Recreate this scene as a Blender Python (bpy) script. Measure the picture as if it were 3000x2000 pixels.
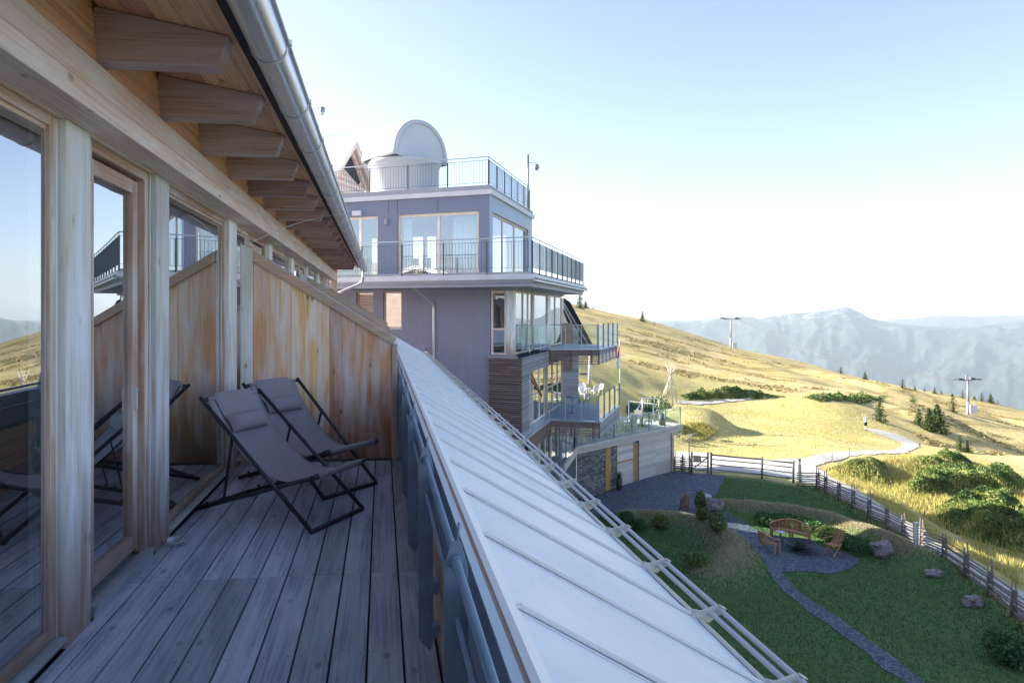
import bpy, math, random
import numpy as np
from mathutils import Vector, Matrix, noise
from mathutils.geometry import delaunay_2d_cdt
random.seed(7); RNG = np.random.default_rng(7)
for o in list(bpy.data.objects): bpy.data.objects.remove(o)
SC = bpy.context.scene
COL = SC.collection
# ------------------------------------------------------------------ camera, sky, sun, exposure
F_, PU, PV, EZ = 2000.0, 1350.0, 915.0, 1.6
TH = math.atan((1350-1118)/2000.0); CT, ST = math.cos(TH), math.sin(TH)
cd = bpy.data.cameras.new("camera"); cam = bpy.data.objects.new("camera", cd); COL.objects.link(cam)
cd.lens = 24; cd.sensor_width = 36; cd.shift_x = 0.05; cd.shift_y = -85/3000
cd.clip_start = 0.05; cd.clip_end = 90000
cam.location = (0, 0, EZ); cam.rotation_euler = (math.pi/2, 0, -TH)
SC.camera = cam
SKY_G, SKY_S = 1.0, .86
SUN_AZ, SUN_EL = math.radians(-62), math.radians(23.5)
w = bpy.data.worlds.new("World"); SC.world = w; w.use_nodes = True
nt = w.node_tree; nt.nodes.clear()
sky = nt.nodes.new('ShaderNodeTexSky'); sky.sky_type = 'NISHITA'; sky.sun_disc = False
sky.sun_elevation = SUN_EL; sky.sun_rotation = SUN_AZ; sky.altitude = 1900
sky.air_density = 1.0; sky.dust_density = 5.0; sky.ozone_density = 2.2
bg = nt.nodes.new('ShaderNodeBackground'); bg.inputs['Strength'].default_value = 0.105
wo = nt.nodes.new('ShaderNodeOutputWorld')
gm = nt.nodes.new('ShaderNodeGamma'); gm.inputs['Gamma'].default_value = SKY_G; hs = nt.nodes.new('ShaderNodeHueSaturation'); hs.inputs['Saturation'].default_value = SKY_S
nt.links.new(sky.outputs[0], gm.inputs[0]); nt.links.new(gm.outputs[0], hs.inputs['Color']); tn = nt.nodes.new('ShaderNodeMix'); tn.data_type = 'RGBA'; tn.blend_type = 'MULTIPLY'; tn.inputs[0].default_value = 1; tn.inputs[7].default_value = (1, .95, .97, 1)
nt.links.new(hs.outputs[0], tn.inputs[6]); nt.links.new(tn.outputs[2], bg.inputs['Color']); nt.links.new(bg.outputs[0], wo.inputs['Surface'])
sd = bpy.data.lights.new("sun", 'SUN'); sd.energy = 5.0; sd.angle = math.radians(0.5); sd.color = (1, .92, .78)
so = bpy.data.objects.new("sun", sd); COL.objects.link(so)
sv = Vector((math.sin(SUN_AZ)*math.cos(SUN_EL), math.cos(SUN_AZ)*math.cos(SUN_EL), math.sin(SUN_EL)))
so.rotation_euler = sv.to_track_quat('Z', 'Y').to_euler()
SC.view_settings.view_transform = 'Standard'; SC.view_settings.look = 'None'
SC.view_settings.exposure = 1.88; SC.view_settings.gamma = 1
SC.cycles.max_bounces = 10; SC.cycles.diffuse_bounces = 6; SC.cycles.transparent_max_bounces = 24; SC.cycles.volume_bounces = 1
# ------------------------------------------------------------------ measuring helpers (survey points of the place)
def ray(zc, u, v):
    xc = (u-PU)/F_*zc
    return Vector((xc*CT+zc*ST, -xc*ST+zc*CT, EZ-(v-PV)/F_*zc))
def atz(u, v, z): return ray((EZ-z)*F_/(v-PV), u, v)
def atx(u, v, x): return ray(x/((u-PU)/F_*CT+ST), u, v)
def aty(u, v, y): return ray(y/(-(u-PU)/F_*ST+CT), u, v)
# ------------------------------------------------------------------ material helpers
def mat(name):
    m = bpy.data.materials.new(name); m.use_nodes = True; n = m.node_tree; n.nodes.clear()
    b = n.nodes.new('ShaderNodeBsdfPrincipled'); o = n.nodes.new('ShaderNodeOutputMaterial')
    n.links.new(b.outputs[0], o.inputs[0]); return m, n, b
def N(n, t, **kw):
    x = n.nodes.new(t)
    for k, v in kw.items():
        if k.startswith('i_'):
            k = k[2:]; k = int(k) if k.isdigit() else k
            x.inputs[k].default_value = v
        else: setattr(x, k, v)
    return x
def ramp(n, fac, stops):
    r = n.nodes.new('ShaderNodeValToRGB'); e = r.color_ramp.elements
    while len(e) < len(stops): e.new(0.5)
    for i, (p, c) in enumerate(stops):
        e[i].position = p; e[i].color = (c[0], c[1], c[2], 1) if not isinstance(c, (int, float)) else (c, c, c, 1)
    n.links.new(fac, r.inputs[0]); return r.outputs[0]
def mixc(n, fac, a, b, mode='MIX'):
    x = n.nodes.new('ShaderNodeMix'); x.data_type = 'RGBA'; x.blend_type = mode
    for s, i in ((fac, 0), (a, 6), (b, 7)):
        if isinstance(s, (int, float)): x.inputs[i].default_value = s
        elif isinstance(s, tuple): x.inputs[i].default_value = (s[0], s[1], s[2], 1)
        else: n.links.new(s, x.inputs[i])
    return x.outputs[2]
def math_(n, op, a, b=None, c=None):
    x = n.nodes.new('ShaderNodeMath'); x.operation = op
    for i, s in enumerate((a, b, c)):
        if s is None: continue
        if isinstance(s, (int, float)): x.inputs[i].default_value = s
        else: n.links.new(s, x.inputs[i])
    return x.outputs[0]
def plain(name, col, rough=.6, metal=0., var=.12, scale=3., bump=0., bscale=60., spec=None):
    m, n, b = mat(name)
    tc = N(n, 'ShaderNodeTexCoord')
    nz = N(n, 'ShaderNodeTexNoise', i_Scale=scale, i_Detail=6.); n.links.new(tc.outputs['Object'], nz.inputs['Vector'])
    c = ramp(n, nz.outputs[0], [(.3, tuple(x*(1-var) for x in col)), (.7, tuple(min(1, x*(1+var)) for x in col))])
    n.links.new(c, b.inputs['Base Color'])
    rr = ramp(n, nz.outputs[0], [(.3, rough*.85), (.7, min(1, rough*1.15))]); n.links.new(rr, b.inputs['Roughness'])
    b.inputs['Metallic'].default_value = metal
    if spec is not None: b.inputs['Specular IOR Level'].default_value = spec
    if bump:
        n2 = N(n, 'ShaderNodeTexNoise', i_Scale=bscale, i_Detail=4.); n.links.new(tc.outputs['Object'], n2.inputs['Vector'])
        bp = N(n, 'ShaderNodeBump', i_Strength=bump, i_Distance=.01); n.links.new(n2.outputs[0], bp.inputs['Height']); n.links.new(bp.outputs[0], b.inputs['Normal'])
    return m
def wood(name, cols, rough=.75, knots=.5, grain=1., weather=None, wamt=.5, bump=.35, low=None):
    """UV: u runs along the grain (metres), v across; 'rnd' is a per-board random."""
    m, n, b = mat(name)
    uv = N(n, 'ShaderNodeUVMap'); uv.uv_map = 'UV'
    at = N(n, 'ShaderNodeAttribute', attribute_name='rnd')
    def tx(sx, sy, **kw):
        mp = N(n, 'ShaderNodeMapping'); mp.inputs['Scale'].default_value = (sx, sy, 1)
        n.links.new(uv.outputs[0], mp.inputs[0])
        t = N(n, 'ShaderNodeTexNoise', **kw); n.links.new(mp.outputs[0], t.inputs['Vector']); return t.outputs[0]
    g1 = tx(1.1, 55*grain, i_Scale=1., i_Detail=6., i_Roughness=.62, i_Distortion=.35)
    g2 = tx(5, 160*grain, i_Scale=1., i_Detail=3.)
    big = tx(1.2, 6, i_Scale=1.3, i_Detail=5., i_Distortion=.5)
    c = ramp(n, g1, [(.3, cols[0]), (.52, cols[1]), (.72, cols[2])])
    c = mixc(n, math_(n, 'MULTIPLY', g2, .45), c, cols[0], 'MULTIPLY')
    if weather:
        wf = ramp(n, big, [(.40-.2*wamt+.1, 0.), (.80-.15*wamt, 1.)])
        c = mixc(n, math_(n, 'MULTIPLY', wf, .9), c, weather)
    if low:   # older, water-stained foot of the boards
        geo = N(n, 'ShaderNodeNewGeometry'); sp = N(n, 'ShaderNodeSeparateXYZ'); n.links.new(geo.outputs['Position'], sp.inputs[0])
        zz = math_(n, 'ADD', sp.outputs[2], math_(n, 'MULTIPLY', big, .9))
        lf = ramp(n, math_(n, 'MULTIPLY', zz, .5), [(.24, 1.), (.62, 0.)])
        c = mixc(n, math_(n, 'MULTIPLY', lf, .85), c, low)
    hs = N(n, 'ShaderNodeHueSaturation'); n.links.new(c, hs.inputs['Color'])
    n.links.new(math_(n, 'MULTIPLY_ADD', at.outputs['Fac'], .45, .78), hs.inputs['Value'])
    n.links.new(math_(n, 'MULTIPLY_ADD', at.outputs['Fac'], .03, .485), hs.inputs['Hue'])
    c = hs.outputs[0]
    if knots:
        mp = N(n, 'ShaderNodeMapping'); mp.inputs['Scale'].default_value = (4.5, 9, 1); n.links.new(uv.outputs[0], mp.inputs[0])
        vo = N(n, 'ShaderNodeTexVoronoi', i_Scale=1., i_Randomness=.9); n.links.new(mp.outputs[0], vo.inputs['Vector'])
        kf = ramp(n, vo.outputs['Distance'], [(.06, 1.), (.2, 0.)])
        sel = ramp(n, N_sep(n, vo.outputs['Color']), [(.62, 0.), (.66, 1.)])
        c = mixc(n, math_(n, 'MULTIPLY', math_(n, 'MULTIPLY', kf, sel), knots), c, tuple(x*.3 for x in cols[0]))
    n.links.new(c, b.inputs['Base Color']); b.inputs['Roughness'].default_value = rough
    b.inputs['Specular IOR Level'].default_value = .3
    bp = N(n, 'ShaderNodeBump', i_Strength=bump, i_Distance=.004); n.links.new(g1, bp.inputs['Height']); n.links.new(bp.outputs[0], b.inputs['Normal'])
    return m
def N_sep(n, s):
    x = N(n, 'ShaderNodeSeparateColor'); n.links.new(s, x.inputs[0]); return x.outputs[0]
def glass(name, f0=.12, tint=(.93, .97, .98)):
    m = bpy.data.materials.new(name); m.use_nodes = True; n = m.node_tree; n.nodes.clear()
    o = N(n, 'ShaderNodeOutputMaterial'); lw = N(n, 'ShaderNodeLayerWeight', i_Blend=.5)
    p5 = math_(n, 'POWER', lw.outputs['Facing'], 4.); fr = math_(n, 'MULTIPLY_ADD', p5, 1-f0, f0)
    gl = N(n, 'ShaderNodeBsdfGlossy'); gl.inputs['Roughness'].default_value = .004; gl.inputs['Color'].default_value = (.95, .98, 1, 1)
    tr = N(n, 'ShaderNodeBsdfTransparent'); tr.inputs[0].default_value = (*tint, 1)
    tc = N(n, 'ShaderNodeTexCoord'); nz = N(n, 'ShaderNodeTexNoise', i_Scale=1.7, i_Detail=1.); n.links.new(tc.outputs['Object'], nz.inputs['Vector'])
    bp = N(n, 'ShaderNodeBump', i_Strength=.006, i_Distance=.02); n.links.new(nz.outputs[0], bp.inputs['Height']); n.links.new(bp.outputs[0], gl.inputs['Normal'])
    mx = N(n, 'ShaderNodeMixShader'); n.links.new(fr, mx.inputs[0]); n.links.new(tr.outputs[0], mx.inputs[1]); n.links.new(gl.outputs[0], mx.inputs[2])
    n.links.new(mx.outputs[0], o.inputs[0]); return m
M = {}
M['post'] = wood('weathered larch', [(.46, .38, .31), (.76, .70, .62), (.88, .84, .78)], weather=(.78, .82, .85), wamt=.85, knots=.6, low=(.30, .21, .16))
M['lintel'] = wood('pale larch', [(.68, .48, .38), (.90, .72, .60), (.94, .83, .75)], weather=(.90, .84, .80), wamt=.4, knots=.7)
M['frame'] = wood('brown window frame', [(.40, .25, .17), (.58, .40, .29), (.72, .56, .44)], weather=(.70, .68, .66), wamt=.5, knots=.3, low=(.24, .17, .14))
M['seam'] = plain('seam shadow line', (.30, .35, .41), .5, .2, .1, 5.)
M['soffit'] = wood('honey larch', [(.54, .28, .17), (.78, .46, .29), (.88, .60, .42)], knots=.6)
M['rafter'] = wood('grey brown rafter', [(.34, .21, .185), (.50, .35, .32), (.64, .48, .46)], weather=(.50, .42, .44), wamt=.4, knots=.5)
M['panel'] = wood('honey board', [(.68, .36, .17), (.92, .56, .30), (.95, .70, .44)], weather=(.84, .79, .76), wamt=.62, knots=.9, low=(.20, .085, .04), grain=.8)
M['cap'] = wood('reddish cap', [(.46, .29, .20), (.64, .44, .33), (.76, .58, .46)], weather=(.36, .33, .31), wamt=.4, knots=.5)
M['deck'] = wood('grey decking', [(.20, .22, .28), (.39, .43, .52), (.55, .58, .66)], weather=(.50, .53, .62), wamt=.5, knots=.6, rough=.62, bump=.6)
M['orange'] = wood('protected larch', [(.30, .14, .06), (.42, .22, .10), (.5, .29, .15)], knots=.3)
M['slat'] = wood('brown slats', [(.22, .13, .105), (.36, .23, .19), (.48, .34, .30)], weather=(.38, .30, .29), wamt=.3, knots=.3)
M['slatgrey'] = wood('silvered slats', [(.34, .34, .37), (.46, .46, .49), (.56, .56, .6)], knots=.3)
M['garage'] = wood('silvered cladding', [(.42, .38, .34), (.56, .52, .48), (.68, .65, .62)], weather=(.60, .50, .40), wamt=.35, knots=.4)
M['fence'] = wood('old fence wood', [(.14, .12, .12), (.26, .23, .22), (.38, .345, .33)], knots=.3)
M['pale'] = wood('peeled poles', [(.50, .45, .36), (.66, .61, .52), (.76, .72, .64)], knots=.2)
M['teak'] = wood('teak', [(.34, .17, .08), (.50, .28, .15), (.60, .38, .23)], knots=.1)
M['gutter'] = plain('galvanised gutter', (.62, .62, .65), .30, .75, .03, 2.)
M['steel'] = plain('rail steel', (.30, .32, .35), .4, .6, .1, 5.)
M['railgrey'] = plain('dark rail paint', (.10, .115, .14), .45, .2, .1, 5.)
M['bright'] = plain('stainless tube', (.62, .63, .66), .35, .45, .03, 2.)
M['bluesteel'] = plain('painted blue grey steel', (.19, .26, .35), .38, .2, .12, 7., .05)
M['darkgap'] = plain('bird guard mesh', (.012, .018, .022), .8, 0, .3, 40.)
M['roofmetal'] = plain('pale sheet metal', (.80, .80, .79), .42, .05, .05, 1.3, .05, 9.)
def roofsheet():
    m, n, b = mat('pale sheet metal'); tc = N(n, 'ShaderNodeTexCoord'); at = N(n, 'ShaderNodeAttribute', attribute_name='rnd')
    def tx(s, sc, det=5.):
        mp = N(n, 'ShaderNodeMapping'); mp.inputs['Scale'].default_value = s; n.links.new(tc.outputs['Object'], mp.inputs[0]); t = N(n, 'ShaderNodeTexNoise', i_Scale=sc, i_Detail=det, i_Roughness=.6); n.links.new(mp.outputs[0], t.inputs['Vector']); return t.outputs[0]
    st = tx((.5, 9., .5), 3.); cl = tx((1, 1, 1), 1.6); sp = tx((1, 1, 1), 45., 2.)
    c = mixc(n, at.outputs['Fac'], (.72, .75, .76), (.80, .81, .81))
    c = mixc(n, ramp(n, st, [(.5, 0.), (.75, .45)]), c, (.60, .65, .68)); c = mixc(n, ramp(n, cl, [(.5, 0.), (.75, .35)]), c, (.64, .64, .61))
    c = mixc(n, ramp(n, sp, [(.70, 0.), (.78, .5)]), c, (.42, .42, .40))
    n.links.new(c, b.inputs['Base Color']); n.links.new(ramp(n, cl, [(.3, .28), (.7, .55)]), b.inputs['Roughness']); b.inputs['Metallic'].default_value = .05
    bp = N(n, 'ShaderNodeBump', i_Strength=.25, i_Distance=.01); n.links.new(tx((.7, 1.6, .7), 2.2, 2.), bp.inputs['Height']); n.links.new(bp.outputs[0], b.inputs['Normal']); return m
M['roofsheet'] = roofsheet()
def render_wall(name, col, dark):
    m, n, b = mat(name); tc = N(n, 'ShaderNodeTexCoord')
    def tx(s, sc, det=5.):
        mp = N(n, 'ShaderNodeMapping'); mp.inputs['Scale'].default_value = s; n.links.new(tc.outputs['Object'], mp.inputs[0]); t = N(n, 'ShaderNodeTexNoise', i_Scale=sc, i_Detail=det, i_Roughness=.65); n.links.new(mp.outputs[0], t.inputs['Vector']); return t.outputs[0]
    c = mixc(n, ramp(n, tx((1, 1, 1), .5), [(.3, 0.), (.7, 1.)]), tuple(x*.93 for x in col), tuple(min(1, x*1.06) for x in col))
    c = mixc(n, ramp(n, tx((2.2, 2.2, .16), 1.6), [(.52, 0.), (.75, .38)]), c, dark); c = mixc(n, ramp(n, tx((1, 1, 1), 30.), [(.4, 0.), (.7, .14)]), c, dark)
    n.links.new(c, b.inputs['Base Color']); b.inputs['Roughness'].default_value = .9
    bp = N(n, 'ShaderNodeBump', i_Strength=.35, i_Distance=.01); n.links.new(tx((1, 1, 1), 70.), bp.inputs['Height']); n.links.new(bp.outputs[0], b.inputs['Normal']); return m
M['cream'] = plain('cream coated clamp', (.62, .60, .56), .45, .1, .12, 12.)
M['capmetal'] = plain('pale blue flashing', (.42, .48, .52), .35, .4, .08, 3.)
M['plaster'] = plain('mauve render', (.275, .265, .365), .9, 0, .05, .7, .25, 90.)
M['plaster'] = render_wall('mauve render', (.305, .305, .385), (.215, .21, .28))
M['panelgrey'] = plain('facade panel', (.18, .20, .275), .55, 0, .05, 1., .05)
M['panelskylit'] = plain('facade panel skylit', (.36, .42, .50), .5, 0, .05, 1., .05)  # paler copy for the side face, its sky brightness painted into the colour
M['whitetrim'] = plain('white coated trim', (.62, .61, .63), .5, 0, .08, 2.)
M['fascia'] = plain('grey fascia', (.34, .335, .37), .6, 0, .07, 2.)
M['white'] = plain('white fibreglass', (.54, .56, .58), .4, 0, .04, 1.2)
M['dark'] = plain('dark interior', (.035, .04, .05), .8, 0, .2, 3.)
M['room'] = plain('room wall', (.22, .21, .2), .85, 0, .08, 2.)
M['curtain'] = plain('white curtain', (.66, .67, .68), .9, 0, .05, 4.)
M['sling'] = plain('taupe sling fabric', (.25, .225, .25), .85, 0, .06, 5., .35, 420.)
M['alu'] = plain('anthracite tube', (.028, .034, .045), .45, .2, .15, 9.)
M['stone'] = None
M['rock'] = plain('lichen rock', (.22, .195, .20), .9, 0, .45, 7., 1., 20.)
M['redrock'] = plain('reddish rock', (.24, .15, .11), .9, 0, .35, 5., .9, 14.)
M['iron'] = plain('dark iron', (.03, .035, .045), .6, .3, .3, 6., .3)
M['potgrey'] = plain('dark planter', (.045, .05, .06), .6, 0, .2, 5.)
M['red'] = plain('red cloth', (.55, .06, .05), .8, 0, .1, 3.)
M['cloth'] = plain('white cloth', (.72, .71, .70), .85, 0, .05, 3.)
M['skin'] = plain('skin', (.50, .31, .23), .6)
M['bark'] = plain('bark', (.10, .07, .05), .95, 0, .3, 8., .8, 25.)
M['rope'] = plain('cable', (.12, .12, .12), .6, .3)
M['glassw'] = glass('window glass', .5, (.80, .86, .88))
M['glasst'] = glass('tower window glass', .34, (.72, .84, .88))
M['glassr'] = glass('railing glass', .10, (.80, .90, .90))
M['clear'] = glass('clear dish glass', .15, (.9, .95, .97))
def leafmat(name, a, b_, c, tr=.25):
    m, n, b = mat(name)
    at = N(n, 'ShaderNodeAttribute', attribute_name='rnd')
    cc = ramp(n, at.outputs['Fac'], [(0., a), (.5, b_), (1., c)])
    n.links.new(cc, b.inputs['Base Color']); b.inputs['Roughness'].default_value = .6
    b.inputs['Specular IOR Level'].default_value = .25
    o = [x for x in n.nodes if x.type == 'OUTPUT_MATERIAL'][0]
    t = N(n, 'ShaderNodeBsdfTranslucent'); n.links.new(cc, t.inputs[0])
    mx = N(n, 'ShaderNodeMixShader', i_0=tr); n.links.new(b.outputs[0], mx.inputs[1]); n.links.new(t.outputs[0], mx.inputs[2]); n.links.new(mx.outputs[0], o.inputs[0])
    return m
M['spruce'] = leafmat('spruce needles', (.020, .040, .016), (.05, .085, .025), (.11, .14, .035), .2)
M['bushy'] = leafmat('alder leaves', (.045, .09, .03), (.12, .19, .055), (.27, .31, .09))
M['leaf'] = leafmat('garden leaves', (.03, .085, .032), (.07, .16, .055), (.14, .25, .09))
M['tuft'] = leafmat('meadow grass blades', (.30, .30, .08), (.46, .42, .13), (.62, .52, .22), .3)
M['dry'] = leafmat('dry grass blades', (.28, .27, .15), (.46, .41, .26), (.66, .58, .42), .3)
M['lawnb'] = leafmat('lawn blades', (.05, .12, .042), (.085, .17, .058), (.135, .21, .07), .3)
# ------------------------------------------------------------------ object helpers
def tag(o, label=None, cat=None, group=None, kind=None):
    if label: o['label'] = label
    if cat: o['category'] = cat
    if group: o['group'] = group
    if kind: o['kind'] = kind
    return o
def thing(name, loc, label, cat, group=None):
    o = bpy.data.objects.new(name, None); COL.objects.link(o); o.location = loc; o.empty_display_size = .2
    return tag(o, label, cat, group)
def attach(o, parent, local=False):
    if parent is not None:
        o.parent = parent
        if not local:
            p = parent; off = Vector((0, 0, 0))
            while p is not None: off += p.location; p = p.parent
            # children hold world coordinates; roots are unrotated here
            if parent.parent is None: o.matrix_parent_inverse = Matrix.Translation(-parent.location)
            else: o.matrix_parent_inverse = Matrix.Identity(4)
    return o
class MB:
    def __init__(s): s.v = []; s.f = []; s.uv = []; s.r = []; s.sm = []
    def face(s, pts, uvs=None, rnd=None, smooth=False):
        k = len(s.v); s.v += [tuple(p) for p in pts]; s.f.append(tuple(range(k, k+len(pts))))
        if uvs is None: uvs = [(0, 0)]*len(pts)
        s.uv += list(uvs); s.r.append(random.random() if rnd is None else rnd); s.sm.append(smooth)
    def hexa(s, P, grain=None, rnd=None):
        """P: 8 corners, 0-3 bottom ring ccw, 4-7 top ring; grain = 0/1/2 edge family that carries the grain"""
        P = [Vector(p) for p in P]
        L = [(P[1]-P[0]), (P[3]-P[0]), (P[4]-P[0])]
        if grain is None: grain = max(range(3), key=lambda i: L[i].length)
        g = L[grain].normalized() if L[grain].length > 1e-9 else Vector((0, 0, 1))
        rnd = random.random() if rnd is None else rnd
        ou, ov = random.random()*30, random.random()*30
        ax = [l.normalized() if l.length > 1e-9 else Vector((0, 0, 1)) for l in L]
        k = len(s.v); s.v += [tuple(p) for p in P]
        for fi, (q, fam) in enumerate((((3, 2, 1, 0), (0, 1)), ((4, 5, 6, 7), (0, 1)), ((0, 1, 5, 4), (0, 2)), ((1, 2, 6, 5), (1, 2)), ((2, 3, 7, 6), (0, 2)), ((3, 0, 4, 7), (1, 2)))):
            s.f.append(tuple(k+i for i in q))
            ta, tb = fam
            if grain in fam: ga = grain; oa = tb if ta == grain else ta
            else: ga, oa = ta, tb
            for i in q:
                d = P[i]-P[0]; s.uv.append((d.dot(ax[ga])*(1 if grain in fam else .35)+ou, d.dot(ax[oa])+ov+fi*.31))
            s.r.append(rnd); s.sm.append(False)
    def box(s, x0, x1, y0, y1, z0, z1, **k):
        s.hexa([(x0, y0, z0), (x1, y0, z0), (x1, y1, z0), (x0, y1, z0), (x0, y0, z1), (x1, y0, z1), (x1, y1, z1), (x0, y1, z1)], **k)
    def obox(s, c, ax, ay, az, **k):
        """centre and three half-extent vectors"""
        c, ax, ay, az = Vector(c), Vector(ax), Vector(ay), Vector(az)
        s.hexa([c-ax-ay-az, c+ax-ay-az, c+ax+ay-az, c-ax+ay-az, c-ax-ay+az, c+ax-ay+az, c+ax+ay+az, c-ax+ay+az], **k)
    def bar(s, p0, p1, w, h, up=(0, 0, 1), **k):
        p0, p1 = Vector(p0), Vector(p1); d = (p1-p0); u = Vector(up)
        if abs(d.normalized().dot(u)) > .99: u = Vector((0, 1, 0))
        sd_ = d.cross(u).normalized(); u2 = sd_.cross(d).normalized()
        s.obox((p0+p1)/2, d/2, sd_*w/2, u2*h/2, grain=0, **k)
    def prism(s, pts, ext, rnd=None, guv=None):
        """polygon (3-d points, planar) extruded by vector ext"""
        P = [Vector(p) for p in pts]; E = Vector(ext); n = len(P)
        rnd = random.random() if rnd is None else rnd
        g = Vector(guv).normalized() if guv else (P[1]-P[0]).normalized()
        nn = (P[1]-P[0]).cross(P[2]-P[1]).normalized(); t = nn.cross(g)
        ou, ov = random.random()*30, random.random()*30
        U = lambda p: ((p-P[0]).dot(g)+ou, (p-P[0]).dot(t)+ov)
        k = len(s.v); s.v += [tuple(p) for p in P]+[tuple(p+E) for p in P]
        flip = nn.dot(E) > 0
        s.f.append(tuple(k+i for i in (reversed(range(n)) if flip else range(n)))); s.uv += [U(P[i]) for i in (reversed(range(n)) if flip else range(n))]
        s.f.append(tuple(k+n+i for i in (range(n) if flip else reversed(range(n))))); s.uv += [U(P[i]) for i in (range(n) if flip else reversed(range(n)))]
        s.r += [rnd, rnd]; s.sm += [False, False]
        for i in range(n):
            j = (i+1) % n; q = (i, j, j+n, i+n) if flip else (j, i, i+n, j+n)
            s.f.append(tuple(k+a for a in q)); L = (P[j]-P[i]).length
            uvq = {i: (0, 0), j: (L, 0), j+n: (L, E.length), i+n: (0, E.length)}
            s.uv += [(uvq[a][0]+ou, uvq[a][1]+ov) for a in q]; s.r.append(rnd); s.sm.append(False)
    def tube(s, pts, r, n=8, caps=True, rnd=None, smooth=True, radii=None):
        P = [Vector(p) for p in pts]; rnd = random.random() if rnd is None else rnd
        k = len(s.v); ref = None; ou = random.random()*30; acc = 0; ls = []
        for i, p in enumerate(P):
            d = (P[min(i+1, len(P)-1)]-P[max(i-1, 0)]).normalized()
            if ref is None: ref = Vector((0, 0, 1)) if abs(d.z) < .9 else Vector((1, 0, 0))
            a = d.cross(ref).normalized(); b = a.cross(d).normalized(); ref = b
            if i: acc += (p-P[i-1]).length
            ls.append(acc); rr = radii[i] if radii else r
            # keep bends at full width
            for j in range(n):
                t = 2*math.pi*j/n; s.v.append(tuple(p+(a*math.cos(t)+b*math.sin(t))*rr))
        for i in range(len(P)-1):
            for j in range(n):
                j2 = (j+1) % n
                s.f.append((k+i*n+j, k+(i+1)*n+j, k+(i+1)*n+j2, k+i*n+j2))
                w_ = 2*math.pi*r/n
                s.uv += [(ls[i]+ou, j*w_), (ls[i+1]+ou, j*w_), (ls[i+1]+ou, (j+1)*w_), (ls[i]+ou, (j+1)*w_)]
                s.r.append(rnd); s.sm.append(smooth)
        if caps:
            s.f.append(tuple(k+j for j in range(n))); s.uv += [(ou, 0)]*n
            e = k+(len(P)-1)*n; s.f.append(tuple(e+j for j in reversed(range(n)))); s.uv += [(ou, 0)]*n
            s.r += [rnd, rnd]; s.sm += [False, False]
    def grid(s, rows, smooth=True, rnd=None, flip=False):
        """rows of equal-length 3-d point lists"""
        k = len(s.v); m_ = len(rows[0]); rnd = random.random() if rnd is None else rnd
        for r_ in rows: s.v += [tuple(p) for p in r_]
        for i in range(len(rows)-1):
            for j in range(m_-1):
                q = (k+i*m_+j, k+i*m_+j+1, k+(i+1)*m_+j+1, k+(i+1)*m_+j)
                if flip: q = q[::-1]
                s.f.append(q); s.uv += [(i*.1, j*.1), (i*.1, j*.1+.1), (i*.1+.1, j*.1+.1), (i*.1+.1, j*.1)]
                s.r.append(rnd); s.sm.append(smooth)
    def lathe(s, c, prof, n=24, smooth=True, rnd=None):
        rows = [[(c[0]+r_*math.cos(2*math.pi*j/n), c[1]+r_*math.sin(2*math.pi*j/n), c[2]+z) for j in range(n+1)] for r_, z in prof]
        s.grid(rows, smooth, rnd, flip=False)
    def build(s, name, m, parent=None, bevel=0, local=False, solid=0, sub=0):
        me = bpy.data.meshes.new(name); me.from_pydata(s.v, [], s.f)
        ul = me.uv_layers.new(name='UV'); ul.data.foreach_set('uv', np.array(s.uv, dtype=np.float32).ravel())
        a = me.attributes.new('rnd', 'FLOAT', 'FACE'); a.data.foreach_set('value', np.array(s.r, dtype=np.float32))
        me.polygons.foreach_set('use_smooth', s.sm)
        me.materials.append(M[m] if isinstance(m, str) else m); me.update()
        o = bpy.data.objects.new(name, me); COL.objects.link(o)
        attach(o, parent, local)
        if solid:
            q = o.modifiers.new('solid', 'SOLIDIFY'); q.thickness = solid; q.offset = 0
        if sub:
            q = o.modifiers.new('sub', 'SUBSURF'); q.levels = sub; q.render_levels = sub
        if bevel:
            q = o.modifiers.new('bevel', 'BEVEL'); q.width = bevel; q.segments = 2; q.limit_method = 'ANGLE'; q.angle_limit = .6
        return o
def copy_tree(o, parent=None):
    c = o.copy(); COL.objects.link(c)
    if parent is not None: c.parent = parent
    for ch in list(o.children): copy_tree(ch, c)
    return c
def cloud(name, pts, size, m, parent=None, up=0., kind=None, aspect=1.6, local=False, rnd=None):
    """many small leaf quads: pts (n,3), size (n,)"""
    pts = np.asarray(pts, dtype=np.float64); n = len(pts); size = np.broadcast_to(np.asarray(size, float), (n,))
    a = RNG.normal(size=(n, 3)); a[:, 2] = a[:, 2]*(1-up)+up*2.2; a /= np.linalg.norm(a, axis=1)[:, None]
    b = np.cross(a, RNG.normal(size=(n, 3))); b /= np.linalg.norm(b, axis=1)[:, None]
    a = a*(size*aspect*.5)[:, None]; b = b*(size*.5)[:, None]
    V = np.stack([pts-a*.9, pts+b*.8, pts+a, pts-b*.8], 1).reshape(-1, 3)
    return quads(name, V, m, parent, kind, local, 4, rnd)
def quads(name, V, m, parent=None, kind=None, local=False, k=4, rnd=None):
    n = len(V)//k; me = bpy.data.meshes.new(name)
    me.vertices.add(n*k); me.vertices.foreach_set('co', V.astype(np.float32).ravel())
    me.loops.add(n*k); me.loops.foreach_set('vertex_index', np.arange(n*k, dtype=np.int32))
    me.polygons.add(n); me.polygons.foreach_set('loop_start', np.arange(0, n*k, k, dtype=np.int32))
    me.update(calc_edges=True)
    at = me.attributes.new('rnd', 'FLOAT', 'FACE'); at.data.foreach_set('value', (RNG.random(n) if rnd is None else rnd).astype(np.float32))
    me.materials.append(M[m]); o = bpy.data.objects.new(name, me); COL.objects.link(o); attach(o, parent, local)
    if kind: o['kind'] = kind
    return o
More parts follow.
